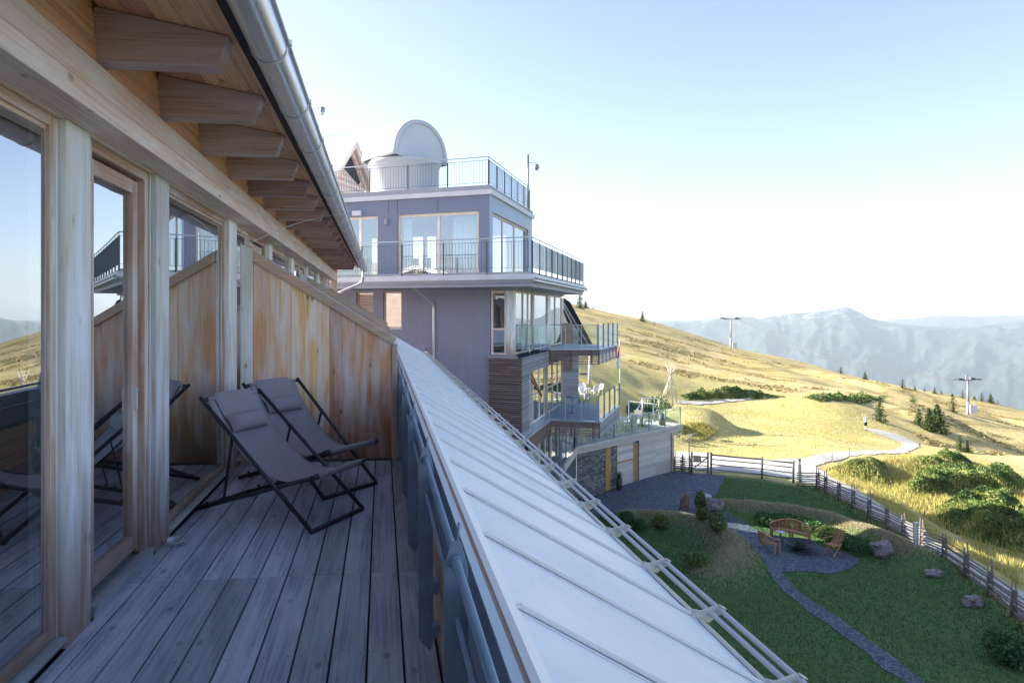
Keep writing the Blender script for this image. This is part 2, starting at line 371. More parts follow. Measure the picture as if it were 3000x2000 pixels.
def blades(name, pts, h, m, kind='stuff', wid=.012, lean=.35, parent=None, rnd=None):
    pts = np.asarray(pts, float); n = len(pts); h = np.broadcast_to(np.asarray(h, float), (n,))
    t = RNG.random(n)*2*np.pi; d = np.stack([np.cos(t), np.sin(t), np.zeros(n)], 1)
    q = RNG.random(n)*2*np.pi; l = np.stack([np.cos(q), np.sin(q), np.zeros(n)], 1)*(h*lean*RNG.random(n))[:, None]
    w_ = np.broadcast_to(np.asarray(wid, float), (n,))[:, None]
    top = pts+l; top[:, 2] += h
    V = np.stack([pts-d*w_, pts+d*w_, top], 1).reshape(-1, 3)
    return quads(name, V, m, parent, kind, False, 3, rnd)
# ------------------------------------------------------------------ terrain
GZ = -8.6
def fl(u, v): p = atz(u, v, GZ); return (p.x, p.y)
def G(u, v, zc): return tuple(ray(zc, u, v))
FENCE = [fl(*p) for p in [(2343, 1425), (2396, 1430), (2419, 1444), (2458, 1465), (2500, 1489), (2547, 1517), (2598, 1545), (2647, 1577), (2701, 1608), (2767, 1650), (2831, 1695), (2901, 1748), (2971, 1808), (3052, 1874)]]
FENCE += [(FENCE[-1][0]+.3*i, FENCE[-1][1]-1.9*i) for i in range(1, 11)]
RIDGE = [(1000, 775, 240), (1500, 848, 240), (1700, 895, 235), (1800, 919, 230), (1882, 934, 225), (1973, 960, 215), (2060, 988, 209), (2157, 1018, 205), (2230, 1034, 202), (2310, 1051, 200), (2390, 1070, 197), (2458, 1090, 195), (2565, 1115, 190), (2667, 1136, 185), (2750, 1150, 182), (2820, 1161, 180), (2922, 1182, 178), (3000, 1202, 175), (3250, 1262, 170)]
CP = [G(*p) for p in RIDGE]
for x in (-20, -8, 2, 10, 17):
    for y in (-20, 0, 12, 22, 32, 40): CP.append((x, y, GZ))
for x, y in FENCE: CP.append((x, y, GZ)); CP.append((x+1.8, y+.4, GZ-.02))
CP += [(20.5, 38, GZ), (19, 44, GZ), (21, 48, GZ), (10, 50, -5.6), (4, 46, -6.5)]
for p in [(2180, 1340, 48), (2340, 1345, 47.5), (2250, 1300, 56), (2400, 1325, 50.5), (2536, 1260, 77), (2685, 1306, 62), (2200, 1250, 66), (2350, 1240, 71), (2050, 1220, 72), (1900, 1205, 66), (2560, 1326, 52),
          (2000, 1168, 90), (2250, 1174, 92), (2450, 1182, 92), (2600, 1178, 102), (2680, 1176, 106), (2450, 1205, 85),
          (2000, 1140, 94), (2250, 1150, 98), (2500, 1162, 104),
          (1900, 1050, 120), (2100, 1080, 130), (2300, 1110, 130), (2500, 1130, 138), (2700, 1158, 145), (2000, 1010, 160), (2200, 1055, 165), (2400, 1095, 165), (2600, 1135, 165),
          (1700, 1150, 56), (1790, 1142, 62), (1650, 1140, 56), (1800, 1085, 90), (1700, 1050, 90), (1813, 1190, 60), (1860, 1170, 70),
          (2581, 1238, 84), (2705, 1272, 84), (2760, 1250, 118), (2900, 1300, 105), (3000, 1330, 95), (2900, 1235, 145), (3000, 1262, 140),
          (2640, 1328, 56), (2780, 1342, 57), (2900, 1375, 53), (3000, 1409, 50), (2860, 1345, 76), (2940, 1378, 74), (2835, 1322, 66), (3000, 1398, 72),
          (2680, 1425, 44), (2850, 1440, 45), (3000, 1440, 46.5), (2640, 1452, 41), (2621, 1398, 47.5),
          (2500, 1352, 49.5), (2560, 1350, 49), (2590, 1352, 49), (2600, 1432, 43), (2540, 1425, 43), (2480, 1375, 46), (2683, 1495, 39), (2760, 1552, 35.7), (2876, 1630, 32),
          (2800, 1478, 39.5), (2900, 1470, 40.5), (3000, 1472, 40), (2860, 1585, 34), (3000, 1660, 30), (3000, 1735, 25.6), (3200, 1460, 42), (3300, 1520, 42), (3300, 1400, 60), (3300, 1700, 30), (3400, 1330, 120)]:
    CP.append(G(*p))
CP += [(-40, 60, -3), (-60, 20, -3), (-40, -30, -5), (20, -40, -9), (55, -30, -14), (90, 0, -26), (60, 10, -17), (-90, 120, 10), (-60, 180, 22), (0, 160, 12), (0, 90, 0), (-30, 100, 4), (-10, 62, -3.2), (4, 60, -3.6), (150, -60, -45), (0, -120, -6), (-150, 0, 0)]
CP = np.array(CP)
def tps_k(d): return np.where(d > 1e-6, d*d*np.log(np.maximum(d, 1e-6)), 0)
P2 = CP[:, :2]/50.0; n_ = len(P2)
K = tps_k(np.linalg.norm(P2[:, None]-P2[None], axis=2))+np.eye(n_)*2e-5
Am = np.zeros((n_+3, n_+3)); Am[:n_, :n_] = K; Am[:n_, n_] = 1; Am[:n_, n_+1:] = P2; Am[n_, :n_] = 1; Am[n_+1:, :n_] = P2.T
Wt = np.linalg.solve(Am, np.concatenate([CP[:, 2], [0, 0, 0]]))
def tps(x, y):
    q = np.stack([x.ravel()/50, y.ravel()/50], 1); out = np.empty(len(q))
    for i in range(0, len(q), 20000):
        s = q[i:i+20000]; out[i:i+20000] = tps_k(np.linalg.norm(s[:, None]-P2[None], axis=2))@Wt[:n_]+Wt[n_]+s@Wt[n_+1:]
    return out.reshape(x.shape)
_ra = [math.atan2(*(ray(zc, u, v).xy)) for u, v, zc in RIDGE]; _rr = [ray(zc, u, v).xy.length for u, v, zc in RIDGE]
def ridge_r(az): return np.interp(az, [-3.2, -1.6]+_ra+[.9, 1.6, 3.2], [120, 240]+_rr+[150, 95, 120])
BERM = [fl(*p) for p in [(2124, 1503), (2180, 1510), (2250, 1513), (2307, 1517), (2400, 1537), (2470, 1560), (2533, 1585), (2600, 1612), (2640, 1628), (2700, 1658)]]
MOUND = [fl(*p) for p in [(1830, 1535), (1880, 1530), (1930, 1535), (1990, 1535), (2040, 1550), (2085, 1570), (2125, 1600), (2150, 1640), (2140, 1672), (2100, 1695), (2060, 1715)]]
def segd(x, y, pl):
    d = np.full(x.shape, 1e9)
    for (ax, ay), (bx, by) in zip(pl[:-1], pl[1:]):
        L2 = (bx-ax)**2+(by-ay)**2; t = np.clip(((x-ax)*(bx-ax)+(y-ay)*(by-ay))/L2, 0, 1)
        d = np.minimum(d, np.hypot(x-ax-t*(bx-ax), y-ay-t*(by-ay)))
    return d
def vnoise(x, y, s, seed=0):
    return np.array([noise.noise((a*s+seed, b*s-seed, seed*.37)) for a, b in zip(x.ravel(), y.ravel())]).reshape(x.shape)
def axis(lo, a, b, c, hi, s0, s1, s2, far=45000):
    pts = list(np.arange(lo, a, s0))+list(np.arange(a, b, s1))+list(np.arange(b, hi, s2))
    st = s2*1.25; x = hi
    while x < far: pts.append(x); x += st; st *= 1.2
    st = s0*1.25; x = lo
    while x > -far: x -= st; pts.insert(0, x); st *= 1.2
    return np.array(pts)
GX = axis(-40, 2, 36, 0, 190, 2.5, .4, 1.3); GY = axis(-30, 12, 62, 0, 260, 2.5, .4, 1.4)
XX, YY = np.meshgrid(GX, GY, indexing='ij')
R_ = np.hypot(XX, YY); AZ = np.arctan2(XX, YY); RR = ridge_r(AZ)
sc = np.minimum(1, RR/np.maximum(R_, 1e-6)); near = tps(XX*sc, YY*sc)
dr = np.maximum(0, R_-RR)
drop = np.where(dr < 60, .28*dr, 16.8+(dr-60)*.40)
ZZ = np.maximum(near-drop, -1200.)
far = ZZ <= -1199.9
gx, gy = XX.clip(-300, 400), YY.clip(-300, 400)
outside = 1-np.exp(-(np.maximum(0, segd(XX, YY, [(19, 43)]+FENCE)-3)/4)**2)
outside *= ((XX > 18) | (YY > 52)).astype(float)
nz = vnoise(gx, gy, .09, 3)*.55+vnoise(gx, gy, .35, 5)*.16
nearz = (dr < 5)
ZZ = ZZ+nz*outside*np.where(R_ < RR*.9, 1, .25)*np.exp(-dr/50)
ZZ += .75*np.exp(-(segd(XX, YY, BERM)/.85)**2)*(1+.15*vnoise(gx, gy, .8, 9))
ZZ += .55*np.exp(-(segd(XX, YY, MOUND)/1.0)**2)*(1+.2*vnoise(gx, gy, .8, 11))
hk = atz(2040, 1262, -9.6)   # grassy heap beside the terrace
ZZ += 1.9*np.exp(-(((XX-hk.x)/3.2)**2+((YY-hk.y)/3.6)**2)**1.6)
ZZ = np.where(far, -1200+30*np.sin(XX*.0013)*np.cos(YY*.0011), ZZ)
def H(x, y):
    i = int(np.clip(np.searchsorted(GX, x)-1, 0, len(GX)-2)); j = int(np.clip(np.searchsorted(GY, y)-1, 0, len(GY)-2))
    a = (x-GX[i])/(GX[i+1]-GX[i]); b = (y-GY[j])/(GY[j+1]-GY[j])
    return float((1-a)*(1-b)*ZZ[i, j]+a*(1-b)*ZZ[i+1, j]+(1-a)*b*ZZ[i, j+1]+a*b*ZZ[i+1, j+1])
def HA(x, y):
    i = np.clip(np.searchsorted(GX, x)-1, 0, len(GX)-2); j = np.clip(np.searchsorted(GY, y)-1, 0, len(GY)-2)
    a = (x-GX[i])/(GX[i+1]-GX[i]); b = (y-GY[j])/(GY[j+1]-GY[j])
    return (1-a)*(1-b)*ZZ[i, j]+a*(1-b)*ZZ[i+1, j]+(1-a)*b*ZZ[i, j+1]+a*b*ZZ[i+1, j+1]
def gnd(u, v, z0=12.):
    zc = z0; st = .5
    while zc < 400:
        p = ray(zc, u, v)
        if p.z <= H(p.x, p.y):
            lo, hi = zc-st, zc
            for _ in range(14):
                m_ = (lo+hi)/2; p = ray(m_, u, v)
                if p.z <= H(p.x, p.y): hi = m_
                else: lo = m_
            return ray(hi, u, v)
        zc += st
    p = ray(200, u, v); return Vector((p.x, p.y, H(p.x, p.y)))
def inpoly(x, y, pl):
    x = np.asarray(x); y = np.asarray(y); c = np.zeros(x.shape, bool); j = len(pl)-1
    for i in range(len(pl)):
        xi, yi = pl[i]; xj, yj = pl[j]
        c ^= ((yi > y) != (yj > y)) & (x < (xj-xi)*(y-yi)/(yj-yi+1e-12)+xi); j = i
    return c
def gl(u, v): p = gnd(u, v); return (p.x, p.y)
SCR = {k: [gl(*q) for q in pl] for k, pl in dict(
    alder=[(2636, 1438), (2680, 1402), (2740, 1386), (2830, 1392), (2930, 1394), (3000, 1425), (3060, 1450), (2960, 1456), (2850, 1458), (2740, 1456), (2670, 1450)],
    sunny=[(2662, 1352), (2740, 1340), (2830, 1352), (2870, 1374), (2780, 1386), (2690, 1378)],
    lower=[(2740, 1488), (2800, 1468), (2900, 1466), (3000, 1500), (3100, 1560), (3120, 1650), (3000, 1625), (2900, 1596), (2800, 1565), (2752, 1525)],
    bank=[(2430, 1374), (2500, 1352), (2590, 1352), (2612, 1400), (2612, 1436), (2560, 1420), (2480, 1392)],
    embank=[(1996, 1160), (2060, 1150), (2150, 1152), (2230, 1158), (2300, 1162), (2240, 1168), (2100, 1168), (2010, 1172)],
    road=[(2350, 1166), (2450, 1164), (2600, 1160), (2670, 1170), (2680, 1178), (2560, 1180), (2400, 1178)]).items()}
for k, hh_, fo in (('alder', .8, 1.1), ('sunny', .5, 2.), ('lower', .75, 1.2), ('bank', .6, 1.2), ('embank', 1.6, 3.), ('road', 1.2, 3.)):
    pl_ = SCR[k]; dd = segd(XX, YY, pl_+[pl_[0]]); t_ = np.clip(np.where(inpoly(XX, YY, pl_), dd, 0)/fo, 0, 1); ZZ += hh_*t_*t_*(3-2*t_)
_m = np.clip((XX-YY*.42-26)/12, 0, 1)*(YY > 42)*np.clip((RR*.93-R_)/15, 0, 1)
_d = Vector((.42, -.91)); ZZ += _m*1.5*(vnoise(XX.clip(-300, 400)*_d.y-YY.clip(-300, 400)*_d.x, (XX.clip(-300, 400)*_d.x+YY.clip(-300, 400)*_d.y)*.14, .16, 21))
GARDEN = [(-40, -40), (-40, 60), (-2, 62), (3, 44), fl(1958, 1378), fl(2081, 1386), fl(2232, 1401)]+FENCE+[(FENCE[-1][0]+1, -40)]
d_in = segd(XX, YY, GARDEN[4:-1])
gin = inpoly(XX, YY, GARDEN); lawn = np.clip(np.where(gin, .5+d_in/.6, .5-d_in/.6), 0, 1)
hill = np.clip((YY-88+vnoise(gx, gy, .05, 2)*10)/14, 0, 1)*np.clip((140-XX)/60, .0, 1)
prs = np.clip((XX*1.0-YY*.42-24)/10, 0, 1)*(YY > 40)
hill = np.maximum(hill, prs*.85)
def ground_sheet():
    nx, ny = len(GX), len(GY); me = bpy.data.meshes.new('ground')
    V = np.stack([XX, YY, ZZ], 2).reshape(-1, 3)
    i, j = np.meshgrid(np.arange(nx-1), np.arange(ny-1), indexing='ij'); a = (i*ny+j).ravel()
    Fq = np.stack([a, a+ny, a+ny+1, a+1], 1)
    me.vertices.add(len(V)); me.vertices.foreach_set('co', V.astype(np.float32).ravel())
    me.loops.add(Fq.size); me.loops.foreach_set('vertex_index', Fq.astype(np.int32).ravel())
    me.polygons.add(len(Fq)); me.polygons.foreach_set('loop_start', np.arange(0, Fq.size, 4, dtype=np.int32))
    me.update(calc_edges=True); me.polygons.foreach_set('use_smooth', np.ones(len(Fq), bool))
    ca = me.attributes.new('zone', 'FLOAT_COLOR', 'POINT')
    C = np.stack([lawn, hill, far.astype(float), np.ones_like(lawn)], 2).reshape(-1, 4)
    ca.data.foreach_set('color', C.astype(np.float32).ravel())
    o = bpy.data.objects.new('ground', me); COL.objects.link(o); o['kind'] = 'structure'; return o
def ground_mat():
    m, n, b = mat('alpine ground')
    at = N(n, 'ShaderNodeAttribute', attribute_name='zone'); sp = N(n, 'ShaderNodeSeparateColor'); n.links.new(at.outputs['Color'], sp.inputs[0])
    tc = N(n, 'ShaderNodeTexCoord')
    def tx(sc, det=6., rot=0., s=(1, 1, 1), dist=0.):
        mp = N(n, 'ShaderNodeMapping'); mp.inputs['Scale'].default_value = s; mp.inputs['Rotation'].default_value = (0, 0, rot); n.links.new(tc.outputs['Object'], mp.inputs[0])
        t = N(n, 'ShaderNodeTexNoise', i_Scale=sc, i_Detail=det, i_Roughness=.62, i_Distortion=dist); n.links.new(mp.outputs[0], t.inputs['Vector']); return t.outputs[0]
    fine = tx(9., 5.); mid = tx(1.1, 6.); big = tx(.13, 5.)
    streak = tx(.16, 7., -.5, (.42, 1.9, 1.), .4); streak2 = tx(.5, 6., -.42, (.5, 2.2, 1.), .3)
    lawn_c = mixc(n, ramp(n, mid, [(.35, 0.), (.65, 1.)]), (.075, .17, .06), (.125, .215, .078))
    lawn_c = mixc(n, ramp(n, fine, [(.3, .0), (.7, .55)]), lawn_c, (.11, .17, .06))
    lawn_c = mixc(n, ramp(n, tx(.55, 4.), [(.45, 0.), (.7, .55)]), lawn_c, (.10, .15, .05)); lawn_c = mixc(n, ramp(n, tx(.9, 5.), [(.58, 0.), (.72, .45)]), lawn_c, (.15, .14, .07))
    mead = mixc(n, ramp(n, big, [(.35, 0.), (.6, 1.)]), (.50, .42, .17), (.60, .49, .24))
    mead = mixc(n, ramp(n, mid, [(.45, 0.), (.75, .7)]), mead, (.29, .30, .08))
    mead = mixc(n, ramp(n, fine, [(.35, .5), (.6, 0.)]), mead, (.25, .24, .07))
    heath = mixc(n, ramp(n, streak2, [(.35, 0.), (.65, 1.)]), (.54, .42, .19), (.62, .51, .26))
    heath = mixc(n, ramp(n, big, [(.5, 0.), (.62, .7)]), heath, (.46, .38, .11))
    heath = mixc(n, ramp(n, streak, [(.52, 0.), (.60, .75)]), heath, (.27, .21, .09))
    heath = mixc(n, ramp(n, mid, [(.52, 0.), (.68, .6)]), heath, (.30, .25, .10))
    c = mixc(n, sp.outputs[1], mead, heath); c = mixc(n, sp.outputs[0], c, lawn_c)
    vt = N(n, 'ShaderNodeTexVoronoi', i_Scale=.0016); n.links.new(tc.outputs['Object'], vt.inputs['Vector'])
    vsep = N_sep(n, vt.outputs['Color']); vl = mixc(n, ramp(n, vsep, [(.45, 0.), (.6, 1.)]), (.03, .06, .035), (.22, .24, .12))
    vn = tx(.0006, 6.); vl = mixc(n, ramp(n, vn, [(.45, 0.), (.52, 1.)]), (.028, .05, .03), vl)
    c = mixc(n, sp.outputs[2], c, vl)
    n.links.new(c, b.inputs['Base Color']); b.inputs['Roughness'].default_value = .95; b.inputs['Specular IOR Level'].default_value = .1
    hsum = math_(n, 'ADD', math_(n, 'MULTIPLY', fine, .5), mid)
    bp = N(n, 'ShaderNodeBump', i_Strength=.9, i_Distance=.16); n.links.new(hsum, bp.inputs['Height']); n.links.new(bp.outputs[0], b.inputs['Normal'])
    return m
gobj = ground_sheet(); gobj.data.materials.append(ground_mat())
def drape(name, poly, m, off=.03, step=.35, wob=.08, kind='structure'):
    """a sheet laid on the terrain inside an outline"""
    out = []
    for i in range(len(poly)):
        a, b = Vector(poly[i]), Vector(poly[(i+1) % len(poly)]); k = max(1, int((b-a).length/step))
        for t in range(k):
            p = a.lerp(b, t/k); q = Vector((noise.noise((p.x*1.3, p.y*1.3, 1.)), noise.noise((p.x*1.3, p.y*1.3, 7.))))*wob*2; out.append((p.x+q.x, p.y+q.y))
    xs = [p[0] for p in out]; ys = [p[1] for p in out]
    gx_, gy_ = np.meshgrid(np.arange(min(xs), max(xs), step), np.arange(min(ys), max(ys), step)); ins = inpoly(gx_, gy_, out)
    xi, yi = gx_[ins], gy_[ins]; ok = segd(xi, yi, out+[out[0]]) > step*.4
    P = [Vector(p) for p in out]+[Vector((a, b)) for a, b in zip(xi[ok], yi[ok])]
    n0 = len(out); r = delaunay_2d_cdt(P, [(i, (i+1) % n0) for i in range(n0)], [list(range(n0))], 1, 1e-5)
    V = [(p.x, p.y, H(p.x, p.y)+off) for p in r[0]]
    me = bpy.data.meshes.new(name); me.from_pydata(V, [], [list(f) for f in r[2]]); me.materials.append(m); me.update()
    for p in me.polygons:
        p.use_smooth = True
    o = bpy.data.objects.new(name, me); COL.objects.link(o); o['kind'] = kind
    import bmesh
    bm = bmesh.new(); bm.from_mesh(me); bmesh.ops.recalc_face_normals(bm, faces=bm.faces)
    if sum(f.normal.z for f in bm.faces) < 0: bmesh.ops.reverse_faces(bm, faces=bm.faces)
    bm.to_mesh(me); bm.free(); return o
def gravel(name, a, b_, c, sc=22., bd=.03):
    m, n, b = mat(name); tc = N(n, 'ShaderNodeTexCoord')
    v = N(n, 'ShaderNodeTexVoronoi', i_Scale=sc); n.links.new(tc.outputs['Object'], v.inputs['Vector'])
    s = N_sep(n, v.outputs['Color']); nz_ = N(n, 'ShaderNodeTexNoise', i_Scale=.8, i_Detail=6.); n.links.new(tc.outputs['Object'], nz_.inputs['Vector'])
    col = ramp(n, s, [(0., a), (.6, b_), (.93, c)]); col = mixc(n, ramp(n, nz_.outputs[0], [(.35, 0.), (.65, .45)]), col, b_)
    col = mixc(n, ramp(n, nz_.outputs[0], [(.58, 0.), (.72, .5)]), col, a)
    n.links.new(col, b.inputs['Base Color']); b.inputs['Roughness'].default_value = .9
    bp = N(n, 'ShaderNodeBump', i_Strength=1., i_Distance=bd); bp.invert = True; n.links.new(v.outputs['Distance'], bp.inputs['Height']); n.links.new(bp.outputs[0], b.inputs['Normal'])
    return m
M['gravel'] = gravel('slate gravel', (.04, .05, .065), (.085, .105, .135), (.19, .22, .27), 16.)
M['sandy'] = gravel('limestone path', (.40, .37, .33), (.48, .45, .41), (.56, .53, .49), 9., .02)
drape('gravel_path', [fl(*p) for p in [(1958, 1379), (2126, 1391), (2120, 1403), (2103, 1440), (2076, 1464), (2060, 1490), (2076, 1502), (2110, 1512), (2178, 1534), (2222, 1556), (2300, 1578), (2385, 1592), (2413, 1601), (2470, 1615), (2525, 1641), (2490, 1667), (2438, 1680), (2350, 1676), (2292, 1677), (2310, 1705), (2350, 1741), (2400, 1772), (2466, 1815), (2595, 1909), (2711, 2000), (2900, 2140), (2840, 2150), (2648, 2000), (2490, 1876), (2350, 1780), (2307, 1745), (2267, 1704), (2246, 1668), (2212, 1631), (2178, 1593), (2131, 1556), (2083, 1527), (2032, 1508), (1991, 1500), (1920, 1502), (1801, 1515), (1700, 1530), (1640, 1470), (1724, 1447)]], M['gravel'], .025)
drape('sandy_path', [gl(*p) for p in [(1973, 1322), (2060, 1326), (2150, 1340), (2250, 1348), (2340, 1345), (2390, 1333), (2430, 1325), (2500, 1322), (2580, 1320), (2635, 1311), (2645, 1300), (2610, 1284), (2560, 1268), (2530, 1257), (2541, 1253), (2590, 1262), (2650, 1280), (2690, 1298), (2694, 1310), (2664, 1322), (2630, 1329), (2560, 1332), (2490, 1337), (2430, 1352), (2390, 1366), (2420, 1385), (2466, 1412), (2537, 1454), (2603, 1500), (2656, 1532), (2746, 1592), (2876, 1662), (3000, 1735), (3100, 1800)]]
      + [(FENCE[13][0]+.5, FENCE[13][1])]+[(FENCE[i][0]+.35, FENCE[i][1]+.25) for i in range(12, 0, -1)]+[fl(*p) for p in [(2300, 1398), (2232, 1390), (2100, 1378), (1975, 1368)]], M['sandy'], .035, .4, .1)
drape('upper_track', [gl(*p) for p in [(1985, 1170), (2060, 1176), (2130, 1170), (2200, 1165), (2202, 1171), (2130, 1178), (2060, 1184), (1985, 1180)]], M['sandy'], .06, .8, .1)
# ------------------------------------------------------------------ mountains across the valley
def px_az(u): return TH+math.atan((u-PU)/F_)
PR1 = [(1500, 925), (1700, 930), (1943, 944), (1980, 940), (2019, 947), (2065, 933), (2106, 929), (2180, 926), (2224, 931), (2290, 918), (2351, 916), (2402, 908), (2453, 898), (2481, 895), (2515, 912), (2545, 931), (2576, 937), (2640, 947), (2720, 955), (2800, 960), (2870, 957), (2920, 947), (3000, 944), (3200, 938), (3400, 950)]
PR2 = [(1500, 935), (2100, 935), (2576, 938), (2667, 932), (2749, 921), (2850, 926), (2922, 921), (3000, 921), (3200, 915), (3400, 925)]
def prof(pr, az, r):
    u = [px_az(a) for a, _ in pr]; e = [(PV-b)/(F_/math.cos(px_az(a)-TH)) for a, b in pr]
    return EZ+np.interp(az, u, e)*r
def mountains():
    azs = np.linspace(-.35, .95, 620); rs = np.concatenate([np.linspace(10200, 15000, 58), np.linspace(15150, 21000, 34)])
    A, Rr = np.meshgrid(azs, rs, indexing='ij'); c1 = prof(PR1, A, 14200.); c2 = prof(PR2, A, 19500.)
    nzv = np.zeros_like(A); rid = np.zeros_like(A)
    for i in range(A.shape[0]):
        for j in range(A.shape[1]):
            x, y = A[i, j]*13000/900, Rr[i, j]/900
            rid[i, j] = noise.ridged_multi_fractal((x*1.05, y*.5, 3.3), .9, 2.2, 7, 1.0, 2.0)
            nzv[i, j] = noise.fractal((x*2.2, y*2.2, 1.), .9, 2.0, 5)
    t = np.clip((Rr-10200)/(14200-10200), 0, 1); s = t**1.15
    v = -1230.
    h1 = v+(c1-v)*s+((rid-1.1)*330*t*(1-t)*2.6+nzv*62*t)*(1-np.clip((t-.9)*10, 0, .93))+(nzv*26+(rid-1.2)*16)*np.clip((t-.85)*7, 0, 1)
    back = np.clip((Rr-14200)/1800, 0, 1); h1 = np.where(Rr > 14200, c1+nzv*26+(rid-1.2)*16-back*600, h1)
    t2 = np.clip((Rr-16200)/(19500-16200), 0, 1); h2 = -700+(c2+700)*t2**.8+((rid-1.1)*150*t2*(1-t2)*2+nzv*40*t2)*(1-np.clip((t2-.85)*6, 0, .9))
    h2 = np.where(Rr > 19500, c2-(Rr-19500)*.4, h2)
    h = np.maximum(h1, np.where(Rr > 16200, h2, -1e9))
    mb = np.stack([Rr*np.sin(A), Rr*np.cos(A), h], 2); ny = len(rs); nx = len(azs)
    me = bpy.data.meshes.new('mountains'); V = mb.reshape(-1, 3)
    i, j = np.meshgrid(np.arange(nx-1), np.arange(ny-1), indexing='ij'); a = (i*ny+j).ravel(); Fq = np.stack([a, a+1, a+ny+1, a+ny], 1)
    me.vertices.add(len(V)); me.vertices.foreach_set('co', V.astype(np.float32).ravel())
    me.loops.add(Fq.size); me.loops.foreach_set('vertex_index', Fq.astype(np.int32).ravel())
    me.polygons.add(len(Fq)); me.polygons.foreach_set('loop_start', np.arange(0, Fq.size, 4, dtype=np.int32)); me.update(calc_edges=True)
    m, n, b = mat('far mountains'); tc = N(n, 'ShaderNodeTexCoord'); geo = N(n, 'ShaderNodeNewGeometry'); sp = N(n, 'ShaderNodeSeparateXYZ'); n.links.new(geo.outputs['Position'], sp.inputs[0])
    t1 = N(n, 'ShaderNodeTexNoise', i_Scale=.0022, i_Detail=8., i_Roughness=.65); n.links.new(tc.outputs['Object'], t1.inputs['Vector'])
    mp = N(n, 'ShaderNodeMapping'); mp.inputs['Scale'].default_value = (1, 1, .35); n.links.new(tc.outputs['Object'], mp.inputs[0])
    t2_ = N(n, 'ShaderNodeTexNoise', i_Scale=.0045, i_Detail=7., i_Roughness=.7, i_Distortion=.8); n.links.new(mp.outputs[0], t2_.inputs['Vector'])
    hh = math_(n, 'ADD', sp.outputs[2], math_(n, 'MULTIPLY', math_(n, 'SUBTRACT', t1.outputs[0], .5), 900))
    hm = ramp(n, math_(n, 'MULTIPLY_ADD', hh, 1/1400., 1200/1400.), [(.62, 0.), (.86, 1.)])
    rk = ramp(n, t2_.outputs[0], [(.50, 0.), (.62, 1.)])
    c = mixc(n, t1.outputs[0], (.016, .03, .034), (.05, .062, .055))
    c = mixc(n, math_(n, 'MULTIPLY', hm, rk), c, (.24, .235, .23))
    n.links.new(c, b.inputs['Base Color']); b.inputs['Roughness'].default_value = 1.; b.inputs['Specular IOR Level'].default_value = 0
    me.materials.append(m); me.polygons.foreach_set('use_smooth', np.ones(len(Fq), bool))
    o = bpy.data.objects.new('mountains', me); COL.objects.link(o); o['kind'] = 'structure'
mountains()
def haze_box():
    mb = MB(); mb.box(-24000, 24000, -3000, 23500, -1262, 420); m = bpy.data.materials.new('mountain air'); m.use_nodes = True; n = m.node_tree; n.nodes.clear()
    o = N(n, 'ShaderNodeOutputMaterial'); v = N(n, 'ShaderNodeVolumePrincipled'); v.inputs['Density'].default_value = HAZE; v.inputs['Color'].default_value = (.74, .86, 1., 1); v.inputs['Anisotropy'].default_value = .2
    n.links.new(v.outputs[0], o.inputs['Volume']); ob = mb.build('haze', m); ob['kind'] = 'stuff'
HAZE = 3.7e-5
haze_box()
# ------------------------------------------------------------------ the timber lodge we stand on
WX = -1.49; YE = 20.4; YS = -9.0
lodge = thing('timber_lodge', (WX, 5, 0), 'long timber lodge with glazed wooden wall, rafters and metal gutter over the balcony', 'building')
POSTS = [(-1.1, -.8), (3.44, 3.72), (4.75, 5.03), (6.94, 7.30), (9.32, 9.62), (11.62, 12.0), (13.95, 14.2), (16.4, 16.7), (18.7, 19.0)]
for a, b in POSTS:
    mb = MB(); ch = .006
    mb.hexa([(WX-.17, a, 0), (WX, a, 0), (WX, b, 0), (WX-.17, b, 0), (WX-.17, a, 2.52), (WX, a, 2.52), (WX, b, 2.52), (WX-.17, b, 2.52)], grain=2)
    mb.box(WX-.13, WX-.032, a-.03, a-.003, 0, 2.515, grain=2); mb.box(WX-.13, WX-.032, b+.003, b+.03, 0, 2.515, grain=2)
    mb.build('post', 'post', lodge, bevel=.004)
mb = MB()   # lintel: two boards one above the other, wall boards above
ys = [YS, -4.2, 1.9, 8.3, 14.5, YE]
for a, b in zip(ys[:-1], ys[1:]):
    mb.box(-1.50, -1.316, a+.001, b-.001, 2.522, 2.628, grain=1); mb.box(-1.50, -1.322, a+.001, b-.001, 2.634, 2.768, grain=1)
mb.build('lintel', 'lintel', lodge, bevel=.004)
mb = MB()
for k, z0 in enumerate((2.775, 2.90, 3.02)):
    for a, b in zip(ys[:-1], ys[1:]): mb.box(-1.52, -1.345-.012*k, a, b-.002, z0, z0+.118, grain=1)
mb.build('wall_boards', 'soffit', lodge, bevel=.003)
mb = MB(); mb.box(-1.62, -1.50, YS, YE, 2.521, 3.1, grain=1); mb.box(-1.72, -1.665, YS, YE-.01, -3, .0, grain=1); mb.build('wall', 'lintel', lodge)
def sof(x): return 3.055+(x+1.34)*-.18
mb = MB()   # soffit boards run along the eave
x = -1.34
while x < -.705:
    x2 = min(x+.135, -.70)
    mb.hexa([(x, YS, sof(x)), (x2-.003, YS, sof(x2)), (x2-.003, YE+.1, sof(x2)), (x, YE+.1, sof(x)), (x, YS, sof(x)+.02), (x2-.003, YS, sof(x2)+.02), (x2-.003, YE+.1, sof(x2)+.02), (x, YE+.1, sof(x)+.02)], grain=1); x = x2
mb.build('soffit', 'soffit', lodge)
k = 0; y = 3.42-.93*8
